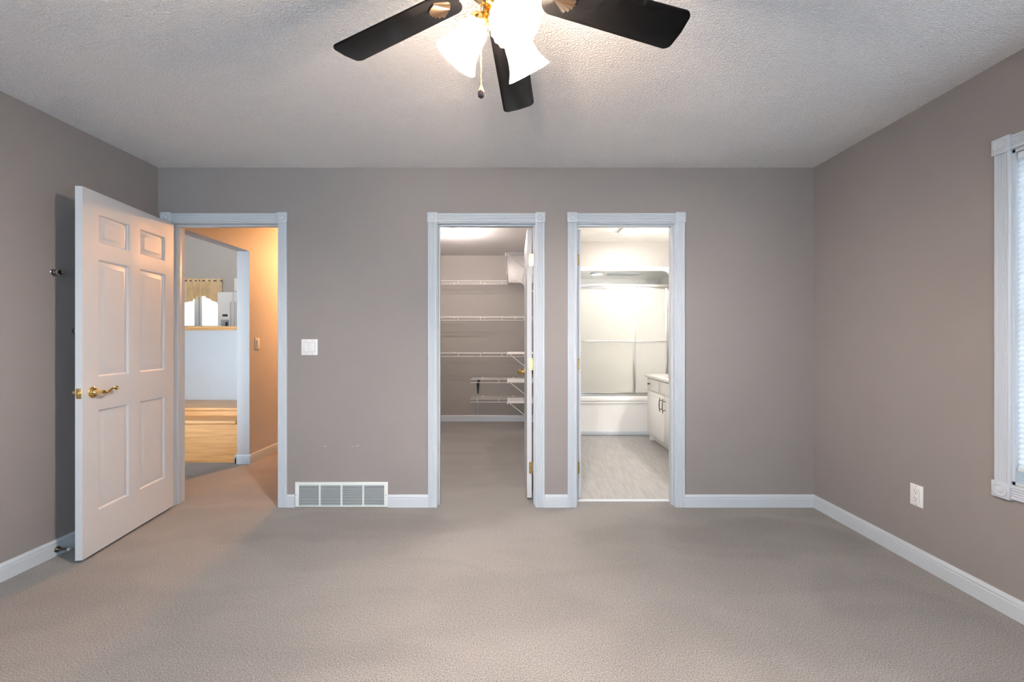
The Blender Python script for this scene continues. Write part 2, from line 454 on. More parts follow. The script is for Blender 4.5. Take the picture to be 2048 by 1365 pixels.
st(MB().box(XL, XR, YF, YB, H, H + 0.1).build('ceiling', 'ceiling', smooth=False), 'white popcorn-textured bedroom ceiling', 'ceiling')
mb = MB().box(XL, XR, YF, YB, -0.08, 0)
mb.box(OP[0][0], OP[0][1], YB, YT, -0.08, 0).box(OP[1][0], OP[1][1], YB, YT, -0.08, 0).box(OP[2][0], OP[2][1], YB, YT - 0.02, -0.08, 0)
mb.box(-2.544, -1.55, YT, 6.5, -0.08, 0).box(-4.2, -2.544, 3.27, 4.14, -0.08, 0)
mb.box(-1.45, 0.35, YT, 6.2, -0.08, 0)
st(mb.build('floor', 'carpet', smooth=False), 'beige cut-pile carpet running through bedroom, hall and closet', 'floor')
st(MB().box(0.45, 2.15, YT, 6.1, -0.08, -0.002).build('floor_bathroom', 'vinyl', smooth=False), 'pale grey vinyl floor of the bathroom', 'floor')

# ------------------------------------------------------------------ baseboards
BASE = [(0, 0), (0.014, 0), (0.014, 0.062), (0.011, 0.064), (0.011, 0.070), (0.013, 0.072), (0.013, 0.076), (0.008, 0.084), (0.006, 0.090), (0, 0.090)]
def base_seg(mb, p0, p1, out):
    p0 = Vector(p0); p1 = Vector(p1); d = p1 - p0; L = d.length; d.normalize()
    mb.prism(BASE, L, frame(p0, Vector(out), Vector((0, 0, 1)), d))
CW, CR = 0.062, 0.005      # casing width and reveal
mb = MB()
def ox(i, s): return OP[i][0] - CR - CW if s == 0 else OP[i][1] + CR + CW
for a, b in ((XL, ox(0, 0)), (ox(0, 1), -1.558), (-0.889, ox(1, 0)), (ox(1, 1), ox(2, 0)), (ox(2, 1), XR)):
    base_seg(mb, (a, YB, 0), (b, YB, 0), (0, -1, 0))
st(mb.build('baseboard_back', 'trim'), 'white baseboard along the back wall between the doorways', 'baseboard')
mb = MB(); base_seg(mb, (XL, YF, 0), (XL, YB - 0.014, 0), (1, 0, 0))
st(mb.build('baseboard_left', 'trim'), 'white baseboard along the left wall with a door stop', 'baseboard')
mb = MB(); base_seg(mb, (XR, YF, 0), (XR, YB - 0.014, 0), (-1, 0, 0))
st(mb.build('baseboard_right', 'trim'), 'white baseboard along the right wall below the window', 'baseboard')
mb = MB(); base_seg(mb, (XL + 0.014, YF, 0), (XR - 0.014, YF, 0), (0, 1, 0))
st(mb.build('baseboard_front', 'trim'), 'white baseboard on the wall behind the viewer', 'baseboard')

# ------------------------------------------------------------------ door casings
def flute(Wd, T=0.015):
    pts = [(0, 0), (0, T * 0.8), (0.003, T)]
    k = 4; m_ = 0.009; step = (Wd - 2 * m_) / k
    for i in range(k):
        a = m_ + i * step
        pts += [(a, T), (a + step * 0.18, T - 0.0045), (a + step * 0.5, T - 0.006), (a + step * 0.72, T - 0.0045), (a + step * 0.88, T)]
    pts += [(Wd - 0.003, T), (Wd, T * 0.8), (Wd, 0)]
    return pts
def rosette(mb, c, ex, ez, out, s=0.07):
    """c centre on the wall surface"""
    c = Vector(c); ex = Vector(ex); ez = Vector(ez); out = Vector(out)
    m_ = frame(c, ex, ez, out)
    mb.box(-s / 2, s / 2, -s / 2, s / 2, 0, 0.019, bev=0.002, mat=m_)
    r = s * 0.40
    mb.lathe([(r, 0.0185), (r * 0.97, 0.0225), (r * 0.86, 0.0235), (r * 0.76, 0.0205), (r * 0.52, 0.0198), (r * 0.42, 0.0225), (r * 0.25, 0.025), (0, 0.026)], m_, 32)
def casing(i, n):
    a, b = OP[i]; root = empty('trim_%d' % n, ((a + b) / 2, YB, 0))
    fl = flute(CW)
    for sgn in (0, 1):
        mb = MB(); x0 = a - CR - CW if sgn == 0 else b + CR
        mb.prism(fl, OH + CR, frame((x0, YB, 0), (1, 0, 0), (0, -1, 0), (0, 0, 1)))
        mb.build('side_casing', 'trim', root)
    mb = MB(); mb.prism(fl, (b - a) + 2 * CR, frame((a - CR, YB, OH + CR + 0.002), (0, 0, 1), (0, -1, 0), (1, 0, 0)))
    mb.build('head_casing', 'trim', root)
    for x in (a - CR - CW / 2 , b + CR + CW / 2):
        mb = MB(); rosette(mb, (x, YB, OH + CR + 0.035), (1, 0, 0), (0, 0, 1), (0, -1, 0)); mb.build('rosette', 'trim', root)
    # jamb lining and stop
    mb = MB()
    mb.box(a - JT + 0.0005, a, YB - 0.001, YT + 0.001, 0, OH); mb.box(b, b + JT - 0.0005, YB - 0.001, YT + 0.001, 0, OH)
    mb.box(a - JT + 0.0005, b + JT - 0.0005, YB - 0.001, YT + 0.001, OH, OH + JT - 0.0005)
    mb.build('jamb', 'trim', root, smooth=False)
    ys = (YB + 0.042, YB + 0.078) if i == 0 else (YB + 0.036, YB + 0.074)
    mb = MB(); mb.box(a, a + 0.011, ys[0], ys[1], 0, OH, bev=0.002); mb.box(b - 0.011, b, ys[0], ys[1], 0, OH, bev=0.002)
    mb.box(a + 0.011, b - 0.011, ys[0], ys[1], OH - 0.011, OH, bev=0.002)
    mb.build('door_stop_strip', 'trim', root)
    # strike plate on the latch side
    sx = b if i in (0, 2) else a
    s_ = -1 if sx == b else 1
    mb = MB()
    y0 = YB + 0.004 if i == 0 else YT - 0.034
    mb.box(min(sx, sx + s_ * 0.0015), max(sx, sx + s_ * 0.0015), y0, y0 + 0.03, 0.885, 0.945, bev=0.0005)
    mb.build('strike_plate', 'hinge', root)
    return root
st(casing(0, 1), 'white fluted casing around the hall doorway on the left', 'door casing')
st(casing(1, 2), 'white fluted casing around the closet doorway in the middle', 'door casing')
st(casing(2, 3), 'white fluted casing around the bathroom doorway on the right', 'door casing')

# ------------------------------------------------------------------ six-panel doors (local: x from hinge, y = 0 at the face, -T behind)
def door_slab(W, z0, z1, T, cols, rows):
    b = bmesh.new()
    us = sorted({0, W, *[c for p_ in cols for c in p_]}); zs = sorted({z0, z1, *[c for p_ in rows for c in p_]})
    def ring(u0, u1, v0, v1, y): return [b.verts.new((u0, y, v0)), b.verts.new((u1, y, v0)), b.verts.new((u1, y, v1)), b.verts.new((u0, y, v1))]
    for side in (0, 1):
        y = 0.0 if side == 0 else -T; s = 1 if side == 0 else -1
        for i in range(len(us) - 1):
            for j in range(len(zs) - 1):
                u0, u1, v0, v1 = us[i], us[i + 1], zs[j], zs[j + 1]
                if (u0, u1) in cols and (v0, v1) in rows:
                    rs = [(0, 0), (0.004, -0.001), (0.012, -0.011), (0.017, -0.011), (0.042, -0.0015), (0.045, -0.0015)]
                    prev = None
                    for ins, d in rs:
                        rg = ring(u0 + ins, u1 - ins, v0 + ins, v1 - ins, y + s * d)
                        if prev:
                            for k in range(4): b.faces.new((prev[k], prev[(k + 1) % 4], rg[(k + 1) % 4], rg[k]))
                        prev = rg
                    b.faces.new(prev)
                else: b.faces.new(ring(u0, u1, v0, v1, y))
    for (u0, u1) in ((0, 0), (W, W)):
        b.faces.new([b.verts.new(c) for c in ((u0, 0, z0), (u0, -T, z0), (u0, -T, z1), (u0, 0, z1))])
    for z in (z0, z1):
        b.faces.new([b.verts.new(c) for c in ((0, 0, z), (W, 0, z), (W, -T, z), (0, -T, z))])
    bmesh.ops.remove_doubles(b, verts=b.verts, dist=1e-5)
    bmesh.ops.recalc_face_normals(b, faces=b.faces)
    mb = MB(); mb._merge(b); return mb
ROWS = ((0.241, 0.811), (0.992, 1.657), (1.744, 1.913))
DZ0, DZ1 = 0.018, 2.028
def lever(parent, x, z, y, s, toward):
    """scroll lever on face y, s = outward sign, toward = local x direction of the lever"""
    mb = MB()
    m_ = frame((x, y, z), (1, 0, 0), (0, 0, 1), (0, s, 0))
    mb.lathe([(0.031, 0), (0.031, 0.004), (0.028, 0.007), (0.024, 0.008), (0.022, 0.011), (0.014, 0.013), (0.011, 0.018), (0.0095, 0.040), (0.011, 0.048), (0.010, 0.056), (0, 0.058)], m_, 32)
    o = mb.build('door_handle', 'brass', parent, local=True)
    mb = MB(); pts = []; rad = []
    for k in range(25):
        t = k / 24
        pts.append((x + toward * (0.008 + 0.092 * t), y + s * (0.048), z + 0.010 * math.sin(t * math.pi * 1.9 + 3.4) + 0.004))
        rad.append(0.0075 - 0.0028 * t)
    e = Vector(pts[-1])
    for k in range(1, 14):                      # scroll at the end
        a = k / 13 * math.pi * 1.6
        rr = 0.010 * (1 - k / 26)
        pts.append((e.x + toward * rr * math.sin(a), e.y, e.z + 0.010 - 0.002 * k / 13 - rr * math.cos(a)))
        rad.append(0.0045)
    mb.tube(pts, 0.006, 10, radii=rad)
    mb.sphere(pts[0], 0.011, 14); mb.sphere((x + toward * 0.03, y + s * 0.048, pts[5][2]), 0.0085, 12)
    mb.build('lever', 'brass', o, local=True)
def knob(parent, x, z, y, s):
    mb = MB(); m_ = frame((x, y, z), (1, 0, 0), (0, 0, 1), (0, s, 0))
    mb.lathe([(0.031, 0), (0.031, 0.004), (0.026, 0.008), (0.012, 0.011), (0.010, 0.024), (0.016, 0.030), (0.025, 0.038), (0.027, 0.048), (0.022, 0.057), (0.010, 0.061), (0, 0.0615)], m_, 28)
    mb.build('door_knob', 'brass', parent, local=True)
def latch(parent, W, z, T):
    mb = MB(); mb.box(W - 0.0005, W + 0.0012, -T / 2 - 0.0125, -T / 2 + 0.0125, z - 0.028, z + 0.028, bev=0.0004)
    mb.box(W, W + 0.009, -T / 2 - 0.006, -T / 2 + 0.006, z - 0.009, z + 0.009, bev=0.002)
    mb.build('latch', 'brass', parent, local=True)

Hp = Vector((-2.415, 3.008)); Ep = Vector((-2.305, 2.262)); dv = Ep - Hp
W1 = dv.length
d1 = empty('door_1', (Hp.x, Hp.y, 0), math.atan2(dv.y, dv.x))
cols = ((0.089, 0.331), (0.416, 0.651))
door_slab(W1, DZ0, DZ1, 0.035, cols, ROWS).build('door_panel', 'door', d1, smooth=True, local=True)
lever(d1, W1 - 0.064, 0.913, 0.0, 1, -1); lever(d1, W1 - 0.064, 0.913, -0.035, -1, -1); latch(d1, W1, 0.913, 0.035)
for z in (0.24, 1.02, 1.80):
    mb = MB(); mb.cyl((-0.004, -0.040, z - 0.045), (-0.004, -0.040, z + 0.045), 0.006, seg=12)
    mb.box(-0.0015, 0.0, -0.036, -0.004, z - 0.045, z + 0.045); mb.build('hinge', 'hinge', d1, local=True)
st(d1, 'white six-panel door with brass lever, swung open toward the left wall', 'door')

def hinge_leaf(parent, x0, x1, y, zc):
    """leaf on an edge facing -y (world axes local to parent origin)"""
    mb = MB(); w_ = x1 - x0; h_ = 0.090; r_ = 0.010; poly = []
    for cx, cz, a0 in ((x1 - r_, zc + h_ / 2 - r_, 0), (x0 + r_, zc + h_ / 2 - r_, 90), (x0 + r_, zc - h_ / 2 + r_, 180), (x1 - r_, zc - h_ / 2 + r_, 270)):
        for k in range(5):
            a = R(a0 + k * 22.5); poly.append((cx + r_ * math.cos(a), cz + r_ * math.sin(a)))
    mb.prism(poly, 0.002, frame((0, y, 0), (1, 0, 0), (0, 0, 1), (0, -1, 0)))
    o = mb.build('hinge', 'hinge', parent, local=True)
    mb = MB()
    for k, (dx, dz) in enumerate(((0.006, 0.032), (-0.004, 0.0), (0.006, -0.032))):
        mb.cyl((x0 + w_ / 2 + dx, y - 0.0015, zc + dz), (x0 + w_ / 2 + dx, y - 0.0035, zc + dz), 0.0035, seg=10)
    mb.build('screw', 'bronze', o, local=True)
HZ = (0.243, 1.020, 1.801)
# closet door: opens into the closet, edge toward the room; slab x .113-.148
cx0 = 0.113
d2 = empty('door_2', (cx0, 3.158, 0), R(90))
def rot_local(o): return o
slab = door_slab(0.695, DZ0, DZ1, 0.035, ((0.09, 0.305), (0.39, 0.605)), ROWS)
for v in slab.bm.verts: pass
slab.bm.transform(Matrix.Translation((0, 0, 0)))
slab.build('door_panel', 'door', d2, local=True)
# in this frame local x runs along +y world, local +y is -x world: face toward the opening is y = 0
knob(d2, 0.635, 0.913, 0.0, 1); knob(d2, 0.635, 0.913, -0.035, -1)
st(d2, 'white closet door standing open into the closet, three brass hinges on its edge', 'door')
def hinges_world(root, x0, x1, y, rz):
    inv = Matrix.Rotation(-rz, 4, 'Z')
    for z in HZ:
        mb = MB(); poly = []; h_ = 0.090; r_ = 0.009
        for cx, cz, a0 in ((x1 - r_, z + h_ / 2 - r_, 0), (x0 + r_, z + h_ / 2 - r_, 90), (x0 + r_, z - h_ / 2 + r_, 180), (x1 - r_, z - h_ / 2 + r_, 270)):
            for k in range(5):
                a = R(a0 + k * 22.5); poly.append((cx + r_ * math.cos(a), cz + r_ * math.sin(a)))
        mb.prism(poly, 0.002, frame((0, y, 0), (1, 0, 0), (0, 0, 1), (0, -1, 0)))
        mb.bm.transform(inv @ Matrix.Translation(-root.location))
        o = mb.build('hinge', 'hinge', root, local=True)
        mb = MB()
        for dx, dz in ((0.004, 0.032), (-0.004, 0.0), (0.004, -0.032)):
            mb.cyl(((x0 + x1) / 2 + dx, y - 0.0015, z + dz), ((x0 + x1) / 2 + dx, y - 0.0035, z + dz), 0.003, seg=10)
        mb.bm.transform(inv @ Matrix.Translation(-root.location))
        mb.build('screw', 'bronze', o, local=True)
hinges_world(d2, 0.127, 0.163, 3.158, R(90))
# bathroom door: opens into the bathroom against its left wall
d3 = empty('door_3', (0.481, 3.158, 0), R(90))
slab = door_slab(0.695, DZ0, DZ1, 0.035, ((0.09, 0.305), (0.39, 0.605)), ROWS)
slab.build('door_panel', 'door', d3, local=True)
knob(d3, 0.635, 0.913, -0.035, -1)
hinges_world(d3, 0.480, 0.507, 3.158, R(90))
st(d3, 'white bathroom door seen edge-on at the left of the bright doorway', 'door')

# ------------------------------------------------------------------ return air grille
def grille():
    x0, x1, z0, z1, y = -1.556, -0.891, 0.003, 0.180, YB
    g = empty('return_air_grille', ((x0 + x1) / 2, y, 0))
    mb = MB(); fx = 0.0265; ft = 0.024
    gx = [x0 + fx + i * ((x1 - x0 - 2 * fx + 0.012) / 4) for i in range(4)]
    cw = (x1 - x0 - 2 * fx + 0.012) / 4 - 0.012
    mb.box(x0, x1, y - 0.008, y - 0.0005, z1 - ft, z1, bev=0.002); mb.box(x0, x1, y - 0.008, y - 0.0005, z0, z0 + 0.008, bev=0.001)
    mb.box(x0, x0 + fx, y - 0.008, y - 0.0005, z0 + 0.006, z1 - 0.02, bev=0.002); mb.box(x1 - fx, x1, y - 0.008, y - 0.0005, z0 + 0.006, z1 - 0.02, bev=0.002)
    for i in range(3):
        a = gx[i] + cw; mb.box(a, a + 0.012, y - 0.0075, y - 0.0005, z0 + 0.005, z1 - ft + 0.003)
    fr = mb.build('grille_frame', 'grille', g)
    mb = MB(); mb.box(x0 + 0.01, x1 - 0.01, y - 0.0025, y - 0.0005, z0 + 0.002, z1 - 0.01); mb.build('duct_backing', 'duct', g)
    n = 17; pitch = (z1 - ft - z0 - 0.008) / n
    for i in range(4):
        mb = MB()
        for k in range(n):
            zc = z0 + 0.008 + pitch * (k + 0.5)
            m_ = Matrix.Translation((gx[i] + cw / 2, y - 0.0048, zc)) @ Matrix.Rotation(R(-42), 4, 'X')
            mb.box(-cw / 2, cw / 2, -0.0034, 0.0034, -0.0006, 0.0006, mat=m_)
        mb.build('louver_section', 'grille', g, smooth=False)
    for x in (x0 + 0.006, x1 - 0.014):
        mb = MB(); mb.cyl((x, y - 0.0075, 0.088), (x, y - 0.0095, 0.088), 0.0028, seg=10); mb.build('screw', 'slot', g)
    tag(g, 'long white metal return air grille low on the back wall', 'air vent')
grille()

# ------------------------------------------------------------------ switches, outlet
def rocker_plate(name, c, ex, out, gangs, label, h=0.114):
    c = Vector(c); root = empty(name, c); ex = Vector(ex); out = Vector(out)
    m_ = frame(c, ex, Vector((0, 0, 1)), out)
    w_ = 0.070 + 0.046 * (gangs - 1)
    MB().box(-w_ / 2, w_ / 2, -h / 2, h / 2, 0.0, 0.006, bev=0.002, mat=m_).build('wall_plate', 'plastic', root)
    for g in range(gangs):
        cx = (g - (gangs - 1) / 2) * 0.046
        MB().box(cx - 0.0185, cx + 0.0185, -0.035, 0.035, 0.0055, 0.0064, mat=m_).build('switch_gap', 'grey_plastic', root)
        tilt = R(4 if g % 2 == 0 else -4)
        mt = m_ @ Matrix.Translation((cx, 0, 0.0075)) @ Matrix.Rotation(tilt, 4, 'X')
        MB().box(-0.0165, 0.0165, -0.033, 0.033, -0.003, 0.003, bev=0.001, mat=mt).build('rocker', 'plastic', root)
        for z in (-0.048, 0.048):
            MB().lathe([(0.003, 0.0055), (0.0028, 0.007), (0, 0.0072)], m_ @ Matrix.Translation((cx, z, 0)), 10).build('screw', 'grey_plastic', root)
    tag(root, label, 'light switch')
rocker_plate('light_switch', (-1.4535, YB, 1.149), (1, 0, 0), (0, -1, 0), 2, 'white double rocker light switch on the back wall beside the hall doorway')
rocker_plate('light_switch', (-2.543, 4.205, 1.162), (0, 1, 0), (1, 0, 0), 1, 'single white light switch on the orange-lit hall wall')

def outlet():
    c = Vector((XR, 2.257, 0.3685)); root = empty('power_outlet', c)
    m_ = frame(c, Vector((0, -1, 0)), Vector((0, 0, 1)), Vector((-1, 0, 0)))
    MB().box(-0.035, 0.035, -0.057, 0.057, 0, 0.006, bev=0.002, mat=m_).build('wall_plate', 'plastic', root)
    MB().box(-0.0175, 0.0175, -0.0345, 0.0345, 0.0055, 0.0064, mat=m_).build('receptacle_gap', 'grey_plastic', root)
    o = MB().box(-0.0165, 0.0165, -0.0335, 0.0335, 0.006, 0.0085, bev=0.001, mat=m_).build('receptacle', 'plastic', root)
    for zc in (0.018, -0.018):
        mb = MB(); mb.box(-0.0075, -0.0052, zc - 0.001, zc + 0.008, 0.008, 0.0089, mat=m_); mb.box(0.0052, 0.0075, zc + 0.0005, zc + 0.0075, 0.008, 0.0089, mat=m_)
        mb.lathe([(0.0028, 0.008), (0.0028, 0.0089), (0, 0.0089)], m_ @ Matrix.Translation((0, zc - 0.008, 0)), 12)
        mb.build('socket', 'slot', o)
    for z in (-0.0485, 0.0485):
        MB().lathe([(0.003, 0.0055), (0.0028, 0.007), (0, 0.0072)], m_ @ Matrix.Translation((0, z, 0)), 10).build('screw', 'grey_plastic', root)
    tag(root, 'white duplex power outlet low on the right wall', 'outlet')
outlet()

# ------------------------------------------------------------------ left wall: two knobs and a door stop
def wall_knob(y, z, label):
    c = Vector((XL, y, z)); root = empty('coat_peg', c); m_ = frame(c, Vector((0, 1, 0)), Vector((0, 0, 1)), Vector((1, 0, 0)))
    MB().lathe([(0.018, 0), (0.018, 0.003), (0.014, 0.006), (0.007, 0.008), (0.006, 0.022), (0, 0.023)], m_, 24).build('base', 'chrome', root)
    MB().lathe([(0.006, 0.018), (0.012, 0.022), (0.0185, 0.027), (0.0195, 0.033), (0.017, 0.037), (0.010, 0.0385), (0, 0.039)], m_, 24).build('knob', 'bronze', root)
    MB().lathe([(0.0188, 0.0335), (0.0178, 0.0375), (0.0125, 0.0392), (0.0120, 0.0382)], m_, 24).build('rim', 'chrome', root)
    tag(root, label, 'coat peg', 'round pegs on the left wall')
wall_knob(2.336, 1.577, 'upper round dark metal peg on the left wall, in plain view')
wall_knob(2.445, 1.252, 'lower round metal peg half hidden behind the open door edge')
c = Vector((XL + 0.014, 2.345, 0.036)); ds = empty('door_stop', c); m_ = frame(c, Vector((0, 1, 0)), Vector((0, 0, 1)), Vector((1, 0, 0)))
MB().lathe([(0, 0), (0.016, 0), (0.016, 0.003), (0.012, 0.008), (0.0065, 0.014), (0.0045, 0.03), (0.0045, 0.062), (0, 0.062)], m_, 20).build('stem', 'bronze', ds)
MB().lathe([(0, 0.060), (0.008, 0.060), (0.009, 0.066), (0.0085, 0.072), (0, 0.074)], m_, 16).build('bumper_tip', 'rubber', ds)
tag(ds, 'small bronze door stop with pale rubber tip on left baseboard', 'door stop')

# ------------------------------------------------------------------ window in the right wall
def window_right():
    root = empty('window_1', (XR, (WY0 + WY1) / 2, WZ0))
    # jamb lining
    mb = MB(); x0, x1 = XR - 0.001, XR + 0.119; t = 0.014
    mb.box(x0, x1, WY0 + 0.0005, WY0 + t, WZ0, WZ1); mb.box(x0, x1, WY1 - t, WY1 - 0.0005, WZ0, WZ1)
    mb.box(x0, x1, WY0, WY1, WZ0 + 0.0005, WZ0 + t); mb.box(x0, x1, WY0, WY1, WZ1 - t, WZ1 - 0.0005)
    mb.build('window_jamb', 'trim', root, smooth=False)
    # frame and sash
    a0, a1, b0, b1 = WY0 + t, WY1 - t, WZ0 + t, WZ1 - t
    mb = MB(); xf = XR + 0.055
    for (p, q, r_, s_) in ((a0, a0 + 0.04, b0, b1), (a1 - 0.04, a1, b0, b1), (a0, a1, b0, b0 + 0.045), (a0, a1, b1 - 0.045, b1)):
        mb.box(xf, xf + 0.045, p, q, r_, s_, bev=0.003)
    zm = (b0 + b1) / 2; mb.box(xf + 0.005, xf + 0.04, a0 + 0.04, a1 - 0.04, zm - 0.02, zm + 0.02, bev=0.003)
    f = mb.build('window_frame', 'vinylframe', root)
    MB().box(xf + 0.02, xf + 0.024, a0 + 0.038, a1 - 0.038, b0 + 0.043, zm - 0.018).build('pane', 'glass', root, smooth=False)
    MB().box(xf + 0.02, xf + 0.024, a0 + 0.038, a1 - 0.038, zm + 0.018, b1 - 0.043).build('pane', 'glass', root, smooth=False)
    # fluted casing with corner blocks
    cw = 0.060; fl = flute(cw, 0.014); o = 0.004
    mb = MB(); mb.prism(fl, WZ1 - WZ0, frame((XR, WY1 - o + 0.001, WZ0), (0, 1, 0), (-1, 0, 0), (0, 0, 1))); mb.build('side_casing', 'trim', root)
    mb = MB(); mb.prism(fl, WZ1 - WZ0, frame((XR, WY0 + o - cw, WZ0), (0, 1, 0), (-1, 0, 0), (0, 0, 1))); mb.build('side_casing', 'trim', root)
    mb = MB(); mb.prism(fl, WY1 - WY0, frame((XR, WY0, WZ1 + 0.002), (0, 0, 1), (-1, 0, 0), (0, 1, 0))); mb.build('head_casing', 'trim', root)
    mb = MB(); mb.prism(fl, WY1 - WY0, frame((XR, WY0, WZ0 - cw - 0.002), (0, 0, 1), (-1, 0, 0), (0, 1, 0))); mb.build('sill_casing', 'trim', root)
    for y in (WY0 - cw / 2 + 0.002, WY1 + cw / 2 - 0.002):
        for z in (WZ0 - cw / 2 - 0.004, WZ1 + cw / 2 + 0.004):
            mb = MB(); rosette(mb, (XR, y, z), (0, 1, 0), (0, 0, 1), (-1, 0, 0), 0.070); mb.build('rosette', 'trim', root)
    st(root, 'tall bright window with white fluted casing on the right wall', 'window')
window_right()
def cell_shade():
    m, n, l, p = new_mat('pleated_shade_fabric'); n.remove(p)
    tl = n.new('ShaderNodeBsdfTranslucent'); tl.inputs['Color'].default_value = (0.80, 0.84, 0.86, 1)
    df = n.new('ShaderNodeBsdfDiffuse'); df.inputs['Color'].default_value = (0.85, 0.87, 0.88, 1)
    wv = n.new('ShaderNodeTexNoise'); wv.inputs['Scale'].default_value = 40
    mr = n.new('ShaderNodeMapRange'); mr.inputs['To Min'].default_value = 0.40; mr.inputs['To Max'].default_value = 0.55
    l.new(wv.outputs['Fac'], mr.inputs['Value'])
    mx = n.new('ShaderNodeMixShader'); l.new(mr.outputs['Result'], mx.inputs[0])
    l.new(tl.outputs[0], mx.inputs[1]); l.new(df.outputs[0], mx.inputs[2]); l.new(mx.outputs[0], n['Material Output'].inputs['Surface'])
    root = empty('window_shade', (XR + 0.02, (WY0 + WY1) / 2, 0.64))
    y0, y1, z0, z1 = WY0 + 0.018, WY1 - 0.018, 0.655, WZ1 - 0.045
    mb = MB(); N = int((z1 - z0) / 0.011); b = bmesh.new(); prev = None
    for k in range(N + 1):
        z = z0 + (z1 - z0) * k / N; x = XR + 0.006 + (0.008 if k % 2 else 0)
        cur = (b.verts.new((x, y0, z)), b.verts.new((x, y1, z)))
        if prev: b.faces.new((prev[0], prev[1], cur[1], cur[0]))
        prev = cur
    mb._merge(b); mb.build('pleated_fabric', m, root, smooth=False)
    MB().box(XR + 0.003, XR + 0.024, y0, y1, z1, WZ1 - 0.016, bev=0.003).build('head_rail', 'vinylframe', root)
    MB().box(XR + 0.003, XR + 0.020, y0, y1, z0 - 0.018, z0, bev=0.003).build('bottom_rail', 'vinylframe', root)
    tag(root, 'sunlit white pleated shade lowered inside the right wall window', 'window shade')
cell_shade()
def window_front():
    root = empty('window_2', ((FX0 + FX1) / 2, YF, FZ0))
    mb = MB(); y0, y1 = YF - 0.119, YF + 0.001; t = 0.016
    mb.box(FX0, FX0 + t, y0, y1, FZ0, FZ1); mb.box(FX1 - t, FX1, y0, y1, FZ0, FZ1); mb.box(FX0, FX1, y0, y1, FZ0, FZ0 + t); mb.box(FX0, FX1, y0, y1, FZ1 - t, FZ1)
    mb.build('window_jamb', 'trim', root, smooth=False)
    mb = MB(); yf = YF - 0.09
    for x in (FX0 + t, (2 * FX0 + FX1) / 3 - 0.03, (FX0 + 2 * FX1) / 3 - 0.03, FX1 - t - 0.05): mb.box(x, x + 0.05, yf, yf + 0.045, FZ0 + t, FZ1 - t, bev=0.003)
    mb.box(FX0 + t, FX1 - t, yf, yf + 0.045, FZ0 + t, FZ0 + t + 0.045, bev=0.003); mb.box(FX0 + t, FX1 - t, yf, yf + 0.045, FZ1 - t - 0.045, FZ1 - t, bev=0.003)
    mb.build('window_frame', 'vinylframe', root)
    MB().box(FX0 + 0.03, FX1 - 0.03, yf + 0.02, yf + 0.024, FZ0 + 0.03, FZ1 - 0.03).build('pane', 'glass', root, smooth=False)
    fl = flute(0.06, 0.014)
    mb = MB()
    mb.prism(fl, FZ1 - FZ0 + 0.12, frame((FX0 - 0.06, YF, FZ0 - 0.06), (1, 0, 0), (0, 1, 0), (0, 0, 1)))
    mb.prism(fl, FZ1 - FZ0 + 0.12, frame((FX1, YF, FZ0 - 0.06), (1, 0, 0), (0, 1, 0), (0, 0, 1)))
    mb.prism(fl, FX1 - FX0, frame((FX0, YF, FZ1), (0, 0, 1), (0, 1, 0), (1, 0, 0))); mb.prism(fl, FX1 - FX0, frame((FX0, YF, FZ0 - 0.06), (0, 0, 1), (0, 1, 0), (1, 0, 0)))
    mb.build('window_casing', 'trim', root)
    st(root, 'wide window in the wall behind the viewer', 'window')
window_front()

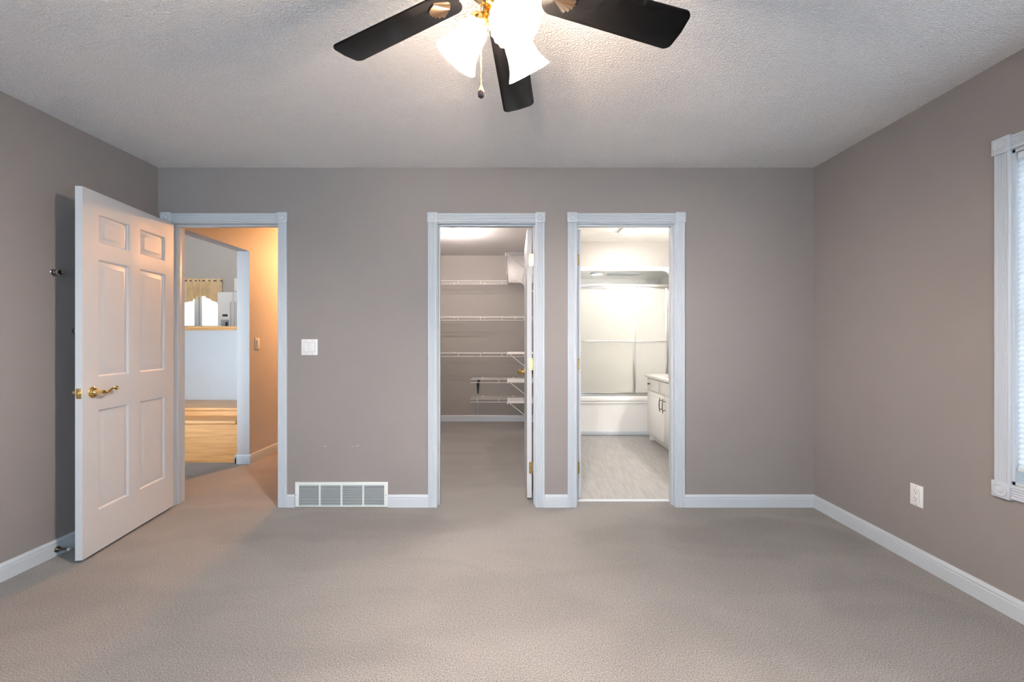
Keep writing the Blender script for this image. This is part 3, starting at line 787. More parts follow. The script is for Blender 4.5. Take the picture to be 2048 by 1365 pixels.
# ------------------------------------------------------------------ ceiling fan
FC = Vector((-0.040, 1.260, 0))
def fan():
    root = empty('ceiling_fan', (FC.x, FC.y, H))
    T = Matrix.Translation((FC.x, FC.y, 0))
    MB().lathe([(0, H - 0.0005), (0.075, H - 0.0005), (0.072, H - 0.02), (0.055, H - 0.045), (0.030, H - 0.055), (0, H - 0.055)], T, 40).build('canopy', 'brass', root)
    MB().lathe([(0, 2.392), (0.06, 2.392), (0.105, 2.375), (0.118, 2.34), (0.118, 2.30), (0.110, 2.278), (0.070, 2.262), (0.060, 2.245), (0, 2.245)], T, 48).build('motor_housing', 'brass', root)
    MB().lathe([(0, 2.246), (0.046, 2.246), (0.050, 2.236), (0.050, 2.205), (0.044, 2.196), (0.026, 2.186), (0.030, 2.176), (0.022, 2.160), (0.010, 2.150), (0, 2.148)], T, 40).build('switch_housing', 'brass', root)
    # blades
    bz = 2.277; pitch = R(-12.8); droop = R(4.5)
    first = None; kids = []
    poly = []
    r0, r1, w0, w1 = 0.140, 0.616, 0.059, 0.0688
    def corner(cx, cy, rr, a0, a1, k=6):
        for i in range(k + 1):
            a = R(a0 + (a1 - a0) * i / k); poly.append((cx + rr * math.cos(a), cy + rr * math.sin(a)))
    corner(r1 - 0.020, w1 - 0.020, 0.020, 0, 90); corner(r0 + 0.042, w0 - 0.038, 0.038, 95, 180); corner(r0 + 0.042, -w0 + 0.038, 0.038, 180, 265); corner(r1 - 0.020, -w1 + 0.020, 0.020, -90, 0)
    # slightly crowned tip
    poly = [(x + (0.008 * (1 - (y / w1) ** 2) if x > r1 - 0.03 else 0), y) for x, y in poly]
    poly.insert(0, (r1 + 0.008, 0))
    mb = MB(); mb.prism(poly, 0.006, Matrix.Translation((0, 0, 0)), bev=0.0015)
    bl = mb.build('blade', 'blade', root, local=True)
    mb = MB()
    # shell shaped holder under the blade: ribbed fan
    seg = 17; b = bmesh.new(); top = []; bot = []
    for i in range(seg):
        u = -1 + 2 * i / (seg - 1); a = u * R(62)
        rr = 0.060 * (1 - 0.10 * u * u) * (1 + 0.05 * (i % 2))
        for lst, zz in ((top, 0.0), (bot, -0.004 - 0.004 * (i % 2))):
            lst.append(b.verts.new((0.185 + rr * math.cos(a) * 1.0, rr * math.sin(a) * 0.75, zz)))
    ct = b.verts.new((0.170, 0, 0.0)); cb = b.verts.new((0.175, 0, -0.013))
    for i in range(seg - 1):
        b.faces.new((ct, top[i], top[i + 1])); b.faces.new((cb, bot[i + 1], bot[i])); b.faces.new((top[i], bot[i], bot[i + 1], top[i + 1]))
    b.faces.new((ct, cb, bot[0], top[0])); b.faces.new((cb, ct, top[-1], bot[-1]))
    bmesh.ops.recalc_face_normals(b, faces=b.faces); mb._merge(b)
    mb.box(0.13, 0.235, -0.014, 0.014, 0.0065, 0.0105, bev=0.002)
    mb.tube([(0.150, 0, 0.010), (0.128, 0, 0.012), (0.105, 0, 0.030), (0.085, 0, 0.040)], 0.008, 10)
    ir = mb.build('blade_bracket', 'copper', bl, local=True)
    zr = bz - H
    for k in range(5):
        ang = R(82.8 + 72 * k + (0.5, 0.4, 1.0, 2.0, 2.8)[k])
        if k == 0: o, q = bl, ir
        else:
            o = bl.copy(); COL.objects.link(o); o.parent = root
            q = ir.copy(); COL.objects.link(q); q.parent = o
        o.matrix_basis = Matrix.Translation((0, 0, zr)) @ Matrix.Rotation(ang, 4, 'Z') @ Matrix.Rotation(droop, 4, 'Y') @ Matrix.Rotation(pitch, 4, 'X')
    # lamps
    L = 0.132; tilt = R(37)
    for ang in (-70, 168, 45):
        a = R(ang); dx, dy = math.cos(a), math.sin(a)
        neck = Vector((FC.x + dx * 0.055, FC.y + dy * 0.055, 2.166))
        axis = Vector((dx * math.sin(tilt), dy * math.sin(tilt), -math.cos(tilt)))
        Mx = axis.to_track_quat('Z', 'Y').to_matrix().to_4x4(); Mx.translation = neck
        mb = MB()
        mb.tube([(FC.x + dx * 0.02, FC.y + dy * 0.02, 2.192), (FC.x + dx * 0.042, FC.y + dy * 0.042, 2.200), tuple(neck - axis * 0.016)], 0.008, 10)
        mb.lathe([(0, -0.022), (0.012, -0.022), (0.020, -0.012), (0.029, -0.006), (0.031, 0.004), (0.031, 0.012), (0.029, 0.015), (0.0275, 0.010)], Mx, 32)
        arm = mb.build('lamp_arm', 'brass', root)
        prof_o = [(0.026, 0.004), (0.030, 0.012), (0.0385, 0.030), (0.0425, 0.050), (0.0445, 0.070), (0.048, 0.088), (0.0545, 0.106), (0.0635, 0.122), (0.0685, 0.130), (0.0690, 0.132)]
        prof_i = [(r_ - 0.0028, z) for r_, z in prof_o[::-1]]
        swirl = lambda t, z: 1 + 0.022 * math.cos(22 * t + z * 26)
        mb = MB(); mb.lathe(prof_o + prof_i, Mx, 132, swirl); mb.build('lamp_shade', 'shade', arm)
        mb = MB(); mb.lathe([(0, 0.010), (0.012, 0.010), (0.013, 0.030), (0.022, 0.048), (0.026, 0.064), (0.023, 0.080), (0.013, 0.090), (0, 0.093)], Mx, 20)
        mb.build('light_bulb', 'bulb', arm)
    # pull chain
    px, py = FC.x - 0.052, FC.y - 0.008
    mb = MB(); z = 2.20
    mb.tube([(FC.x - 0.044, py, 2.205), (px, py, 2.202), (px, py, 2.195)], 0.003, 8)
    while z > 1.954:
        mb.sphere((px, py, z), 0.0019, 8); z -= 0.0046
    mb.cyl((px, py, 1.954), (px, py, 2.20), 0.0006, seg=6)
    ch = mb.build('pull_chain', 'brass', root)
    MB().lathe([(0, 0.036), (0.003, 0.036), (0.004, 0.031), (0.0075, 0.024), (0.009, 0.019), (0, 0.019)], Matrix.Translation((px, py, 1.922)), 16).build('finial_cap', 'brass', ch)
    MB().lathe([(0, 0.019), (0.009, 0.019), (0.0102, 0.012), (0.009, 0.004), (0.004, 0.0), (0, 0.0)], Matrix.Translation((px, py, 1.922)), 20).build('finial', 'crystal', ch)
    tag(root, 'brass ceiling fan with five black blades and three lit frosted shades', 'ceiling fan')
fan()

# ------------------------------------------------------------------ closet
st(MB().box(-1.45, 0.35, 6.2, 6.32, 0, H + 0.1).build('wall_closet_back', 'closet_wall', smooth=False), 'beige back wall of the closet behind the wire shelves', 'wall')
st(MB().box(-1.55, -1.45, YT, 6.32, 0, H + 0.1).build('wall_closet_left', 'closet_wall', smooth=False), 'beige left wall of the closet, out of view', 'wall')
st(MB().box(0.35, 0.45, YT, 6.32, 0, H + 0.1).build('wall_closet_right', 'closet_wall', smooth=False), 'beige wall between the closet and the bathroom', 'wall')
st(MB().box(-1.45, 0.35, YT, 6.2, H, H + 0.1).build('ceiling_closet', 'ceiling', smooth=False), 'popcorn-textured closet ceiling with two bare bulbs', 'ceiling')
mb = MB(); base_seg(mb, (-1.45, 6.2, 0), (0.35, 6.2, 0), (0, -1, 0))
st(mb.build('baseboard_closet', 'trim'), 'white baseboard at the back of the closet', 'baseboard')
# the closet side of the bedroom wall is the same wall; give it nothing more
def closet_light():
    c = Vector((-0.66, 4.68, H)); root = empty('ceiling_light', c)
    MB().lathe([(0, 0), (0.055, 0), (0.055, -0.010), (0.045, -0.022), (0, -0.024)], Matrix.Translation(c), 28).build('base', 'plastic', root)
    for dx, dy in ((-0.034, -0.008), (0.036, 0.006)):
        ax = Vector((dx, dy, -0.022)).normalized(); Mx = ax.to_track_quat('Z', 'Y').to_matrix().to_4x4(); Mx.translation = c + Vector((dx * 0.5, dy * 0.5, -0.022))
        s_ = MB().lathe([(0, 0), (0.017, 0), (0.017, 0.018), (0, 0.018)], Mx, 18).build('socket', 'plastic', root)
        MB().lathe([(0.012, 0.018), (0.014, 0.028), (0.026, 0.046), (0.030, 0.062), (0.026, 0.078), (0.014, 0.088), (0, 0.091)], Mx, 20).build('light_bulb', 'bulb_closet', s_)
    MB().cyl(c + Vector((0, 0, -0.024)), c + Vector((0, 0, -0.10)), 0.002, seg=8).build('pull_cord', 'brass', root)
    tag(root, 'closet ceiling light with two bare lit bulbs', 'ceiling light')
closet_light()

WR = 0.0018
def wire_shelf(label, x0, x1, z, deep=0.305, yw=6.2, braces=(), group='wire shelves on the closet back wall'):
    """along the back wall: front edge at yw - deep"""
    root = empty('wire_shelf', ((x0 + x1) / 2, yw, z)); yf = yw - deep
    mb = MB(); n = int((x1 - x0) / 0.0254)
    for k in range(n + 1):
        x = x0 + 0.002 + (x1 - x0 - 0.004) * k / n
        mb.tube([(x, yw - 0.004, z), (x, yf, z)], WR * 0.8, 4)
    for y in (yw - 0.006, (yw + yf) / 2): mb.tube([(x0, y, z - 0.003), (x1, y, z - 0.003)], WR * 1.3, 6)
    mb.build('wire_deck', 'wire', root)
    mb = MB(); lh = 0.045
    mb.tube([(x0, yf, z), (x1, yf, z)], WR * 1.9, 8); mb.tube([(x0, yf, z - lh), (x1, yf, z - lh)], WR * 1.9, 8)
    n = max(1, round((x1 - x0) / 0.305)); n0 = x0 + 0.09
    while n0 < x1:
        mb.tube([(n0, yf - 0.001, z), (n0, yf - 0.001, z - lh)], WR * 2.0, 6); n0 += 0.305
    mb.build('front_lip', 'wire', root)
    x = x0 + 0.15
    while x < x1:
        mb = MB(); mb.box(x - 0.008, x + 0.008, yw - 0.012, yw - 0.0005, z - 0.012, z + 0.008, bev=0.002); mb.build('wall_clip', 'plastic', root); x += 0.45
    for x in braces:
        mb = MB(); mb.tube([(x, yf + 0.005, z - 0.006), (x, yw - 0.006, z - 0.30)], 0.004, 8); mb.build('diagonal_brace', 'wire', root)
    return tag(root, label, 'wire shelf', group)
def side_shelf(label, y0, y1, z, braces, xf=-0.057, xw=0.35):
    root = empty('wire_shelf', (xw, (y0 + y1) / 2, z))
    mb = MB(); n = max(4, int((y1 - y0) / 0.0254))
    for k in range(n + 1):
        y = y0 + (y1 - y0) * k / n; mb.tube([(xf, y, z), (xw - 0.004, y, z)], WR * 0.9, 4)
    for x in (xw - 0.006, (xw + xf) / 2): mb.tube([(x, y0, z - 0.003), (x, y1, z - 0.003)], WR * 1.4, 6)
    mb.build('wire_deck', 'wire', root)
    mb = MB(); lh = 0.030
    mb.tube([(xf, y0, z), (xf, y1, z)], WR * 2.2, 8); mb.tube([(xf, y0, z - lh), (xf, y1, z - lh)], WR * 2.2, 8)
    y = y0 + 0.002
    while y < y1: mb.tube([(xf, y, z), (xf, y, z - lh)], WR * 2, 6); y += 0.305
    mb.build('front_lip', 'wire', root)
    for y in braces:
        mb = MB(); mb.tube([(xf + 0.012, y, z - 0.010), (xw - 0.006, y, z - 0.32)], 0.0052, 8); mb.tube([(xf - 0.004, y, z + 0.004), (xf - 0.002, y, z - 0.036)], 0.005, 8)
        mb.build('diagonal_brace', 'wire', root)
    return tag(root, label, 'wire shelf', 'wire shelves on the closet right wall')
wire_shelf('topmost long white wire shelf on the closet back wall', -1.449, -0.062, 2.026)
wire_shelf('second wire shelf from the top on the closet back wall', -1.449, 0.349, 1.522)
wire_shelf('third wire shelf from the top, just below switch height in the closet', -1.449, 0.349, 1.012)
wire_shelf('short wire shelf in the closet, the upper of the two low ones', -0.58, 0.349, 0.645)
wire_shelf('short wire shelf in the closet, lowest of all near the baseboard', -0.58, 0.349, 0.372)
side_shelf('high wire shelf on the closet right wall, seen from below above the door', 4.05, 6.195, 2.040, (4.10, 5.15))
for z, y0, lab in ((1.030, 5.55, 'wire corner shelf section with brace on the closet right wall, topmost of three low ones'),
                   (0.660, 5.56, 'wire corner shelf section with brace on the closet right wall, middle of three low ones'),
                   (0.392, 5.50, 'wire corner shelf section with brace on the closet right wall, lowest')):
    r_ = side_shelf(lab, y0, 5.885, z, (y0 + 0.01,))
    MB().box(-0.060, 0.345, y0 - 0.008, y0 + 0.012, z - 0.020, z + 0.004, bev=0.001).build('end_rail', 'wire', r_)
# black shelf support
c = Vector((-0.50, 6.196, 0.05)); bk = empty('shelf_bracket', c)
mb = MB()
mb.prism([(-0.030, 0.615), (0.030, 0.615), (0.024, 0.58), (0.008, 0.41), (-0.008, 0.41), (-0.024, 0.58)], 0.014, frame((-0.50, 6.196, 0), (1, 0, 0), (0, 0, 1), (0, -1, 0)), bev=0.002)
mb.build('bracket_arm', 'black', bk)
MB().box(-0.506, -0.494, 6.186, 6.194, 0.10, 0.412, bev=0.002).build('shadow_strip', 'grey_plastic', bk)  # grey strip in place of the thin shadow streak below the bracket
tag(bk, 'narrow black bracket with a grey shadow strip under the short low shelf in the closet', 'shelf bracket')

# ------------------------------------------------------------------ bathroom
st(MB().box(2.15, 2.27, YT, 6.2, 0, H + 0.1).build('wall_bathroom_right', 'bath_wall', smooth=False), 'cream right wall of the bathroom behind the vanity', 'wall')
st(MB().box(0.45, 2.15, 6.1, 6.22, 0, H + 0.1).build('wall_bathroom_back', 'bath_wall', smooth=False), 'cream wall behind the bathtub surround', 'wall')
st(MB().box(0.4505, 2.1495, 5.32, 6.0995, 2.125, H).build('wall_bathroom_bulkhead', 'bath_wall', smooth=False), 'cream bulkhead above the shower surround', 'wall')
st(MB().box(0.45, 0.462, YT, 5.3, 0, H).build('wall_bathroom_left', 'bath_wall', smooth=False), 'cream left wall of the bathroom behind its door', 'wall')
st(MB().box(0.45, 2.15, YT, 6.1, H, H + 0.1).build('ceiling_bathroom', simple('smooth_white_ceiling', (0.80, 0.78, 0.75), 0.8), smooth=False), 'white bathroom ceiling', 'ceiling')
st(MB().box(OP[2][0], OP[2][1], YT - 0.022, YT + 0.012, -0.004, 0.006, bev=0.002).build('trim_4', 'trim'), 'pale threshold strip between carpet and bathroom vinyl', 'threshold')

def tub():
    root = empty('bathtub_surround', (1.30, 5.30, 0)); x0, x1, y0, y1 = 0.464, 2.148, 5.30, 6.098
    mb = MB()
    # apron with ledges
    prof = [(0, 0.05), (0.0, 0.395), (-0.012, 0.400), (-0.014, 0.408), (-0.004, 0.414), (-0.004, 0.430), (-0.020, 0.436), (-0.022, 0.470), (-0.012, 0.486), (0.005, 0.490), (0.085, 0.490), (0.100, 0.480), (0.125, 0.20), (0.16, 0.12), (0.16, 0.05)]
    mb.prism([(p_[0], p_[1]) for p_ in prof], x1 - x0, frame((x0, y0, 0), (0, 1, 0), (0, 0, 1), (1, 0, 0)))
    mb.box(x0, x1, y0 + 0.14, y1, 0.05, 0.14, bev=0.01); mb.box(x0, x1, y1 - 0.10, y1, 0.10, 0.49, bev=0.02)
    mb.box(x0, x0 + 0.09, y0 + 0.08, y1, 0.10, 0.489, bev=0.02); mb.box(x1 - 0.09, x1, y0 + 0.08, y1, 0.10, 0.489, bev=0.02)
    mb.build('tub', 'acrylic', root)
    MB().box(x0, x1, y0 - 0.010, y0 + 0.06, 0.0, 0.052, bev=0.004).build('toe_trim', 'trim', root)
    mb = MB()
    mb.box(x0, x0 + 0.05, y0 + 0.05, y1, 0.485, 2.10, bev=0.015); mb.box(x1 - 0.05, x1, y0 + 0.05, y1, 0.485, 2.10, bev=0.015)
    mb.box(x0 + 0.03, x1 - 0.03, y1 - 0.05, y1, 0.485, 2.10, bev=0.01)
    mb.box(x1 - 0.30, x1 - 0.04, y1 - 0.20, y1 - 0.04, 0.485, 1.10, bev=0.03, seg=4)      # soap ledge
    mb.build('surround_walls', 'acrylic', root)
    # front flange with rounded upper corners
    ix0, ix1, iz0, iz1, rr = x0 + 0.10, x1 - 0.145, 0.49, 2.070, 0.11
    b = bmesh.new(); outer = []; inner = []
    def arc(cx, cz, r_, a0, a1, k=10): return [(cx + r_ * math.cos(R(a0 + (a1 - a0) * i / k)), cz + r_ * math.sin(R(a0 + (a1 - a0) * i / k))) for i in range(k + 1)]
    inner = [(ix0, iz0)] + arc(ix0 + rr, iz1 - rr, rr, 180, 90) + arc(ix1 - rr, iz1 - rr, rr, 90, 0) + [(ix1, iz0)]
    outer = [(x0, iz0)] + [(x0, 2.0)] * 5 + [(x0, 2.122)] + [(ix0 + rr, 2.122)] * 5 + [(ix1 - rr, 2.122)] * 5 + [(x1, 2.122)] + [(x1, 2.0)] * 5 + [(x1, iz0)]
    ys = (y0 + 0.012, y0 + 0.05)
    vi = [[b.verts.new((x, y, z)) for x, z in inner] for y in ys]; vo = [[b.verts.new((x, y, z)) for x, z in outer] for y in ys]
    for k in range(len(inner) - 1):
        for A, B in ((vi[0], vo[0]), (vi[1], vo[1]), (vi[0], vi[1]), (vo[0], vo[1])):
            try:
                b.faces.new((A[k], A[k + 1], B[k + 1], B[k]))
            except ValueError: pass
    bmesh.ops.remove_doubles(b, verts=b.verts, dist=1e-5); bmesh.ops.dissolve_degenerate(b, edges=b.edges, dist=1e-6)
    bmesh.ops.recalc_face_normals(b, faces=b.faces)
    mb = MB(); mb._merge(b); mb.build('front_flange', 'acrylic', root)
    mb = MB(); mb.box(x0 + 0.02, x1 - 0.02, y0 + 0.045, y1 - 0.02, 2.075, 2.10)
    mb.build('dome_ceiling', 'acrylic', root)
    mb = MB(); mb.box(1.27, 1.70, 5.50, 5.70, 2.068, 2.0765, bev=0.003)
    mb.build('vent_panel', 'trim', root)
    mb = MB(); mb.lathe([(0.085, 0), (0.085, -0.012), (0.070, -0.016), (0.066, -0.008)], Matrix.Translation((1.12, 5.56, 2.076)), 28)
    lt = mb.build('shower_light', 'trim', root)
    MB().lathe([(0.068, -0.006), (0.050, -0.014), (0, -0.018)], Matrix.Translation((1.12, 5.56, 2.076)), 28).build('light_lens', 'lens_shower', lt)
    tag(root, 'white one-piece bathtub and shower surround beyond the bathroom doorway', 'bathtub')
tub()
def shower_doors():
    x0, x1, zb, zt = 0.566, 2.001, 0.491, 1.905; root = empty('sliding_shower_door', ((x0 + x1) / 2, 5.33, zb))
    y = 5.318
    MB().box(x0, x1, y, y + 0.055, zt - 0.040, zt, bev=0.003).build('top_track', 'alu', root)
    MB().box(x0, x1, y, y + 0.055, zb, zb + 0.022, bev=0.003).build('bottom_track', 'alu', root)
    for x in (x0, x1 - 0.022): MB().box(x, x + 0.022, y + 0.002, y + 0.053, zb + 0.022, zt - 0.04, bev=0.002).build('side_channel', 'alu', root)
    def panel(a, b, yy, wl, wr):
        mb = MB(); z0, z1 = zb + 0.024, zt - 0.036
        mb.box(a, a + wl, yy, yy + 0.014, z0, z1, bev=0.002); mb.box(b - wr, b, yy, yy + 0.014, z0, z1, bev=0.002)
        mb.box(a + wl, b - wr, yy, yy + 0.014, z0, z0 + 0.02, bev=0.002); mb.box(a + wl, b - wr, yy, yy + 0.014, z1 - 0.022, z1, bev=0.002)
        f = mb.build('panel_frame', 'alu', root)
        MB().box(a + wl * 0.5, b - wr * 0.5, yy + 0.005, yy + 0.009, z0 + 0.01, z1 - 0.01).build('hammered_glass', 'hammered', f, smooth=False)
        return f
    panel(x0 + 0.024, 1.560, y + 0.006, 0.03, 0.030)
    panel(1.268, x1 - 0.024, y + 0.032, 0.034, 0.03)
    for a, b, yy, rt in ((x0 + 0.04, 1.545, y - 0.018, y + 0.006), (1.575, x1 - 0.03, y + 0.022, y + 0.033)):
        mb = MB(); mb.tube([(a, yy, 1.184), (b, yy, 1.184)], 0.0065, 10)
        for x in (a + 0.005, b - 0.005): mb.tube([(x, rt, 1.184), (x, yy, 1.184)], 0.006, 8)
        mb.build('towel_bar', 'chrome', root)
    tag(root, 'framed sliding shower doors of textured glass on the tub rim', 'shower door')
shower_doors()

def vanity():
    root = empty('vanity_cabinet', (1.9, 4.2, 0)); xf, xw, y0, y1, zt = 1.62, 2.149, 3.30, 5.05, 0.758
    mb = MB(); mb.box(xf + 0.018, xw, y0, y1, 0.10, zt); mb.build('carcass', 'cabinet', root, smooth=False)
    mb = MB(); mb.box(xf + 0.085, xw, y0 + 0.01, y1 - 0.01, 0.0, 0.10); mb.box(xf + 0.03, xf + 0.09, y1 - 0.02, y1, 0.0, 0.10); mb.build('toe_kick', 'cabinet', root, smooth=False)
    def front(a, b, z0, z1, raised):
        mb = MB(); mb.box(xf, xf + 0.0185, a, b, z0, z1, bev=0.004)
        if raised:
            mb.box(xf - 0.0035, xf + 0.004, a + 0.05, b - 0.05, z0 + 0.05, z1 - 0.05, bev=0.0035)
        return mb
    cells = [(4.69, 5.045), (4.30, 4.685), (3.91, 4.295), (3.52, 3.905)]
    for i, (a, b) in enumerate(cells):
        d = front(a + 0.003, b - 0.003, 0.615, 0.745, False).build('drawer' if i != 1 else 'false_front', 'cabinet', root)
        if i != 1:
            mb = MB(); c = ((xf, b - 0.10 if i == 0 else (a + b) / 2, 0.685))
            mb.lathe([(0.008, 0), (0.005, 0.004), (0.005, 0.014), (0.012, 0.018), (0.014, 0.023), (0.010, 0.028), (0, 0.029)], frame(c, (0, 1, 0), (0, 0, 1), (-1, 0, 0)), 18)
            mb.build('drawer_knob', 'bronze', d)
    for a, b, hy in ((4.50, 5.045, 4.545), (3.96, 4.495, 4.45), (3.42, 3.955, 3.9)):
        d = front(a + 0.003, b - 0.003, 0.105, 0.600, True).build('cabinet_door', 'cabinet', root)
        mb = MB(); zc = 0.50
        pts = [(xf - 0.028 - 0.006 * math.cos(t * math.pi), hy, zc - 0.075 + 0.15 * (t + 0.5)) for t in [k / 12 - 0.5 for k in range(13)]]
        mb.tube(pts, 0.0045, 8, radii=[0.0032 + 0.0022 * math.cos((k / 12 - 0.5) * math.pi) for k in range(13)])
        for z in (zc - 0.048, zc + 0.048): mb.tube([(xf, hy, z), (xf - 0.032, hy, z)], 0.004, 8)
        mb.build('bar_handle', 'bronze', d)
    tag(root, 'white bathroom vanity cabinet with raised-panel doors and bronze pulls', 'cabinet')
    mb = MB(); mb.box(xf - 0.025, xw, y0 - 0.01, y1 + 0.012, 0.7585, 0.79, bev=0.006); mb.box(xw - 0.02, xw, y0, y1 + 0.012, 0.79, 0.88, bev=0.004)
    tag(mb.build('countertop', 'counter'), 'pale countertop on the bathroom vanity cabinet', 'countertop')
vanity()
M['lens_bath_ceiling'] = emis('lit_square_lens', (1.0, 0.96, 0.91), 36)
ev = empty('ceiling_light', (1.32, 4.72, H))
MB().box(1.215, 1.42, 4.60, 4.84, H - 0.020, H - 0.0005, bev=0.006).build('cover', 'plastic', ev)
MB().box(1.235, 1.40, 4.62, 4.82, H - 0.030, H - 0.019, bev=0.004).build('lens', 'lens_bath_ceiling', ev)
tag(ev, 'square lit ceiling light in the bathroom, just under the door head', 'ceiling light')
# vanity light bar on the right bathroom wall (lights the bathroom)
vl = empty('vanity_light', (2.15, 3.80, 2.02))
MB().box(2.12, 2.149, 3.40, 4.20, 1.97, 2.07, bev=0.006).build('back_plate', 'chrome', vl)
for k in range(4):
    y = 3.50 + k * 0.20
    MB().sphere((2.075, y, 2.02), 0.048, 18).build('globe_bulb', 'lens_bath', vl)
tag(vl, 'vanity light bar with globe bulbs on the bathroom wall', 'wall light')

# ------------------------------------------------------------------ hall
HX0, HX1 = -2.543, -1.55
mb = MB(); wall_with_holes(mb, 'y', YT, 6.5, -2.664, HX0, 0, 4.3, [(3.27, 4.084, 0, 2.059)])
st(mb.build('wall_hall_left', 'hall_wall', smooth=False), 'textured left hall wall with a cased opening to the stairs', 'wall')
st(MB().box(HX0, HX1, 6.5, 6.62, 0, H + 0.1).build('wall_hall_back', 'hall_wall', smooth=False), 'far end wall of the hall', 'wall')
st(MB().box(HX1, HX1 + 0.0995, YT, 6.62, 0, H + 0.1).build('wall_hall_right', 'hall_wall', smooth=False), 'right wall of the hall, out of view', 'wall')
st(MB().box(HX0, HX1, YT, 6.5, H, H + 0.1).build('ceiling_hall', 'hall_wall', smooth=False), 'hall ceiling', 'ceiling')
mb = MB(); base_seg(mb, (HX0, 4.084, 0), (HX0, 6.5, 0), (1, 0, 0)); base_seg(mb, (HX0 + 0.013, 4.084, 0), (-2.664 - 0.012, 4.084, 0), (0, -1, 0))
mb.box(-2.678, -2.664, 4.084 - 0.014, 4.118, 0, 0.088)
st(mb.build('baseboard_hall', 'trim'), 'white baseboard around the hall wall corner', 'baseboard')
HL = (-1.90, 5.30, H)
hl = empty('ceiling_light', HL)
MB().lathe([(0, -0.0005), (0.065, -0.0005), (0.060, -0.02), (0.012, -0.03), (0.010, -0.16), (0, -0.16)], Matrix.Translation(HL), 36).build('stem', 'brass', hl)
MB().lathe([(0.0, -0.155), (0.10, -0.158), (0.115, -0.18), (0.10, -0.215), (0.055, -0.24), (0, -0.248)], Matrix.Translation(HL), 36).build('glass_bowl', 'lens_hall', hl)
tag(hl, 'warm bowl light hanging from the hall ceiling', 'ceiling light')

# ------------------------------------------------------------------ stairs and kitchen beyond
KZ = 0.50; KC = 4.2
st(MB().box(-4.3, -4.2, YT, 4.92, 0, KC).build('wall_stairs_left', 'hall_wall', smooth=False), 'white wall left of the stairs', 'wall')
mb = MB(); wall_with_holes(mb, 'x', -9.1, -2.664, 3.03, 3.15, 0, KC + 0.1, [(-4.1, -2.8, 0.3, 2.3)])
st(mb.build('wall_stairs_front', 'hall_wall', smooth=False), 'wall on the near side of the stairs', 'wall')
mb = MB(); wall_with_holes(mb, 'x', -4.2, -2.664, 4.92, 5.04, 0, 1.312, [])
st(mb.build('wall_half', 'hall_wall', smooth=False), 'white textured half wall above the oak steps', 'wall')
mb = MB(); mb.box(-4.2, -2.665, 4.895, 5.065, 1.330, 1.360, bev=0.005); mb.box(-4.2, -2.665, 4.905, 5.055, 1.3125, 1.332, bev=0.003)
st(mb.build('trim_5', 'oak'), 'oak cap rail on top of the half wall', 'ledge')
def added_stair_window():
    root = empty('added_window_4', (-3.45, 3.03, 0.3)); mb = MB()  # unseen window added to brighten the half wall and steps
    for a, b, c, d in ((-4.1, -4.05, 0.3, 2.3), (-2.85, -2.8, 0.3, 2.3), (-4.1, -2.8, 0.3, 0.35), (-4.1, -2.8, 2.25, 2.3), (-3.475, -3.425, 0.35, 2.25)):
        mb.box(a, b, 3.05, 3.10, c, d, bev=0.003)
    mb.build('window_frame', 'vinylframe', root)
    MB().box(-4.06, -2.84, 3.07, 3.074, 0.34, 2.26).build('pane', 'glass', root, smooth=False)
    st(root, 'added stairwell window, out of view, put in to light the half wall', 'window')
added_stair_window()
def stairs():
    root = empty('oak_steps', (-3.4, 4.12, 0))
    MB().box(-4.2, -2.682, 4.12, 4.14, 0, 0.38).build('riser', 'oak', root, smooth=False)
    MB().box(-4.2, -2.682, 4.092, 4.40, 0.38, 0.414, bev=0.010, seg=4).build('tread', 'oak', root)
    MB().box(-4.2, -2.682, 4.37, 4.39, 0.414, 0.470).build('riser', 'oak', root, smooth=False)
    MB().box(-4.2, -2.682, 4.345, 4.919, 0.470, 0.500, bev=0.010, seg=4).build('landing', 'oak', root)
    tag(root, 'honey oak steps seen through the hall doorway below the half wall', 'stairs')
stairs()
st(MB().box(-9.0, -2.664, 5.04, 10.4, KZ - 0.1, KZ).build('floor_kitchen', 'tile', smooth=False), 'kitchen floor beyond the half wall', 'floor')
st(MB().box(-9.1, -2.544, YT, 10.52, KC, KC + 0.1).build('ceiling_kitchen', 'hall_wall', smooth=False), 'high kitchen ceiling', 'ceiling')
KX0, KX1, KW0, KW1 = -8.6, -7.2, 1.5, 2.62
mb = MB(); wall_with_holes(mb, 'x', -9.1, -2.544, 10.4, 10.52, 0, KC + 0.1, [(KX0, KX1, KW0, KW1)])
st(mb.build('wall_kitchen_back', 'hall_wall', smooth=False), 'pale kitchen wall with a window and gold valance', 'wall')
st(MB().box(-9.1, -9.0, YT, 10.4, 0, KC + 0.1).build('wall_kitchen_left', 'hall_wall', smooth=False), 'left wall of the kitchen', 'wall')
st(MB().box(-2.664, -2.544, 6.5, 10.4, 0, KC + 0.1).build('wall_kitchen_right', 'hall_wall', smooth=False), 'right wall of the kitchen', 'wall')
st(MB().box(-2.664, -1.4, 6.62, 6.72, 0, KC + 0.1).build('wall_hall_outer', 'hall_wall', smooth=False), 'outer wall at the end of the hall', 'wall')
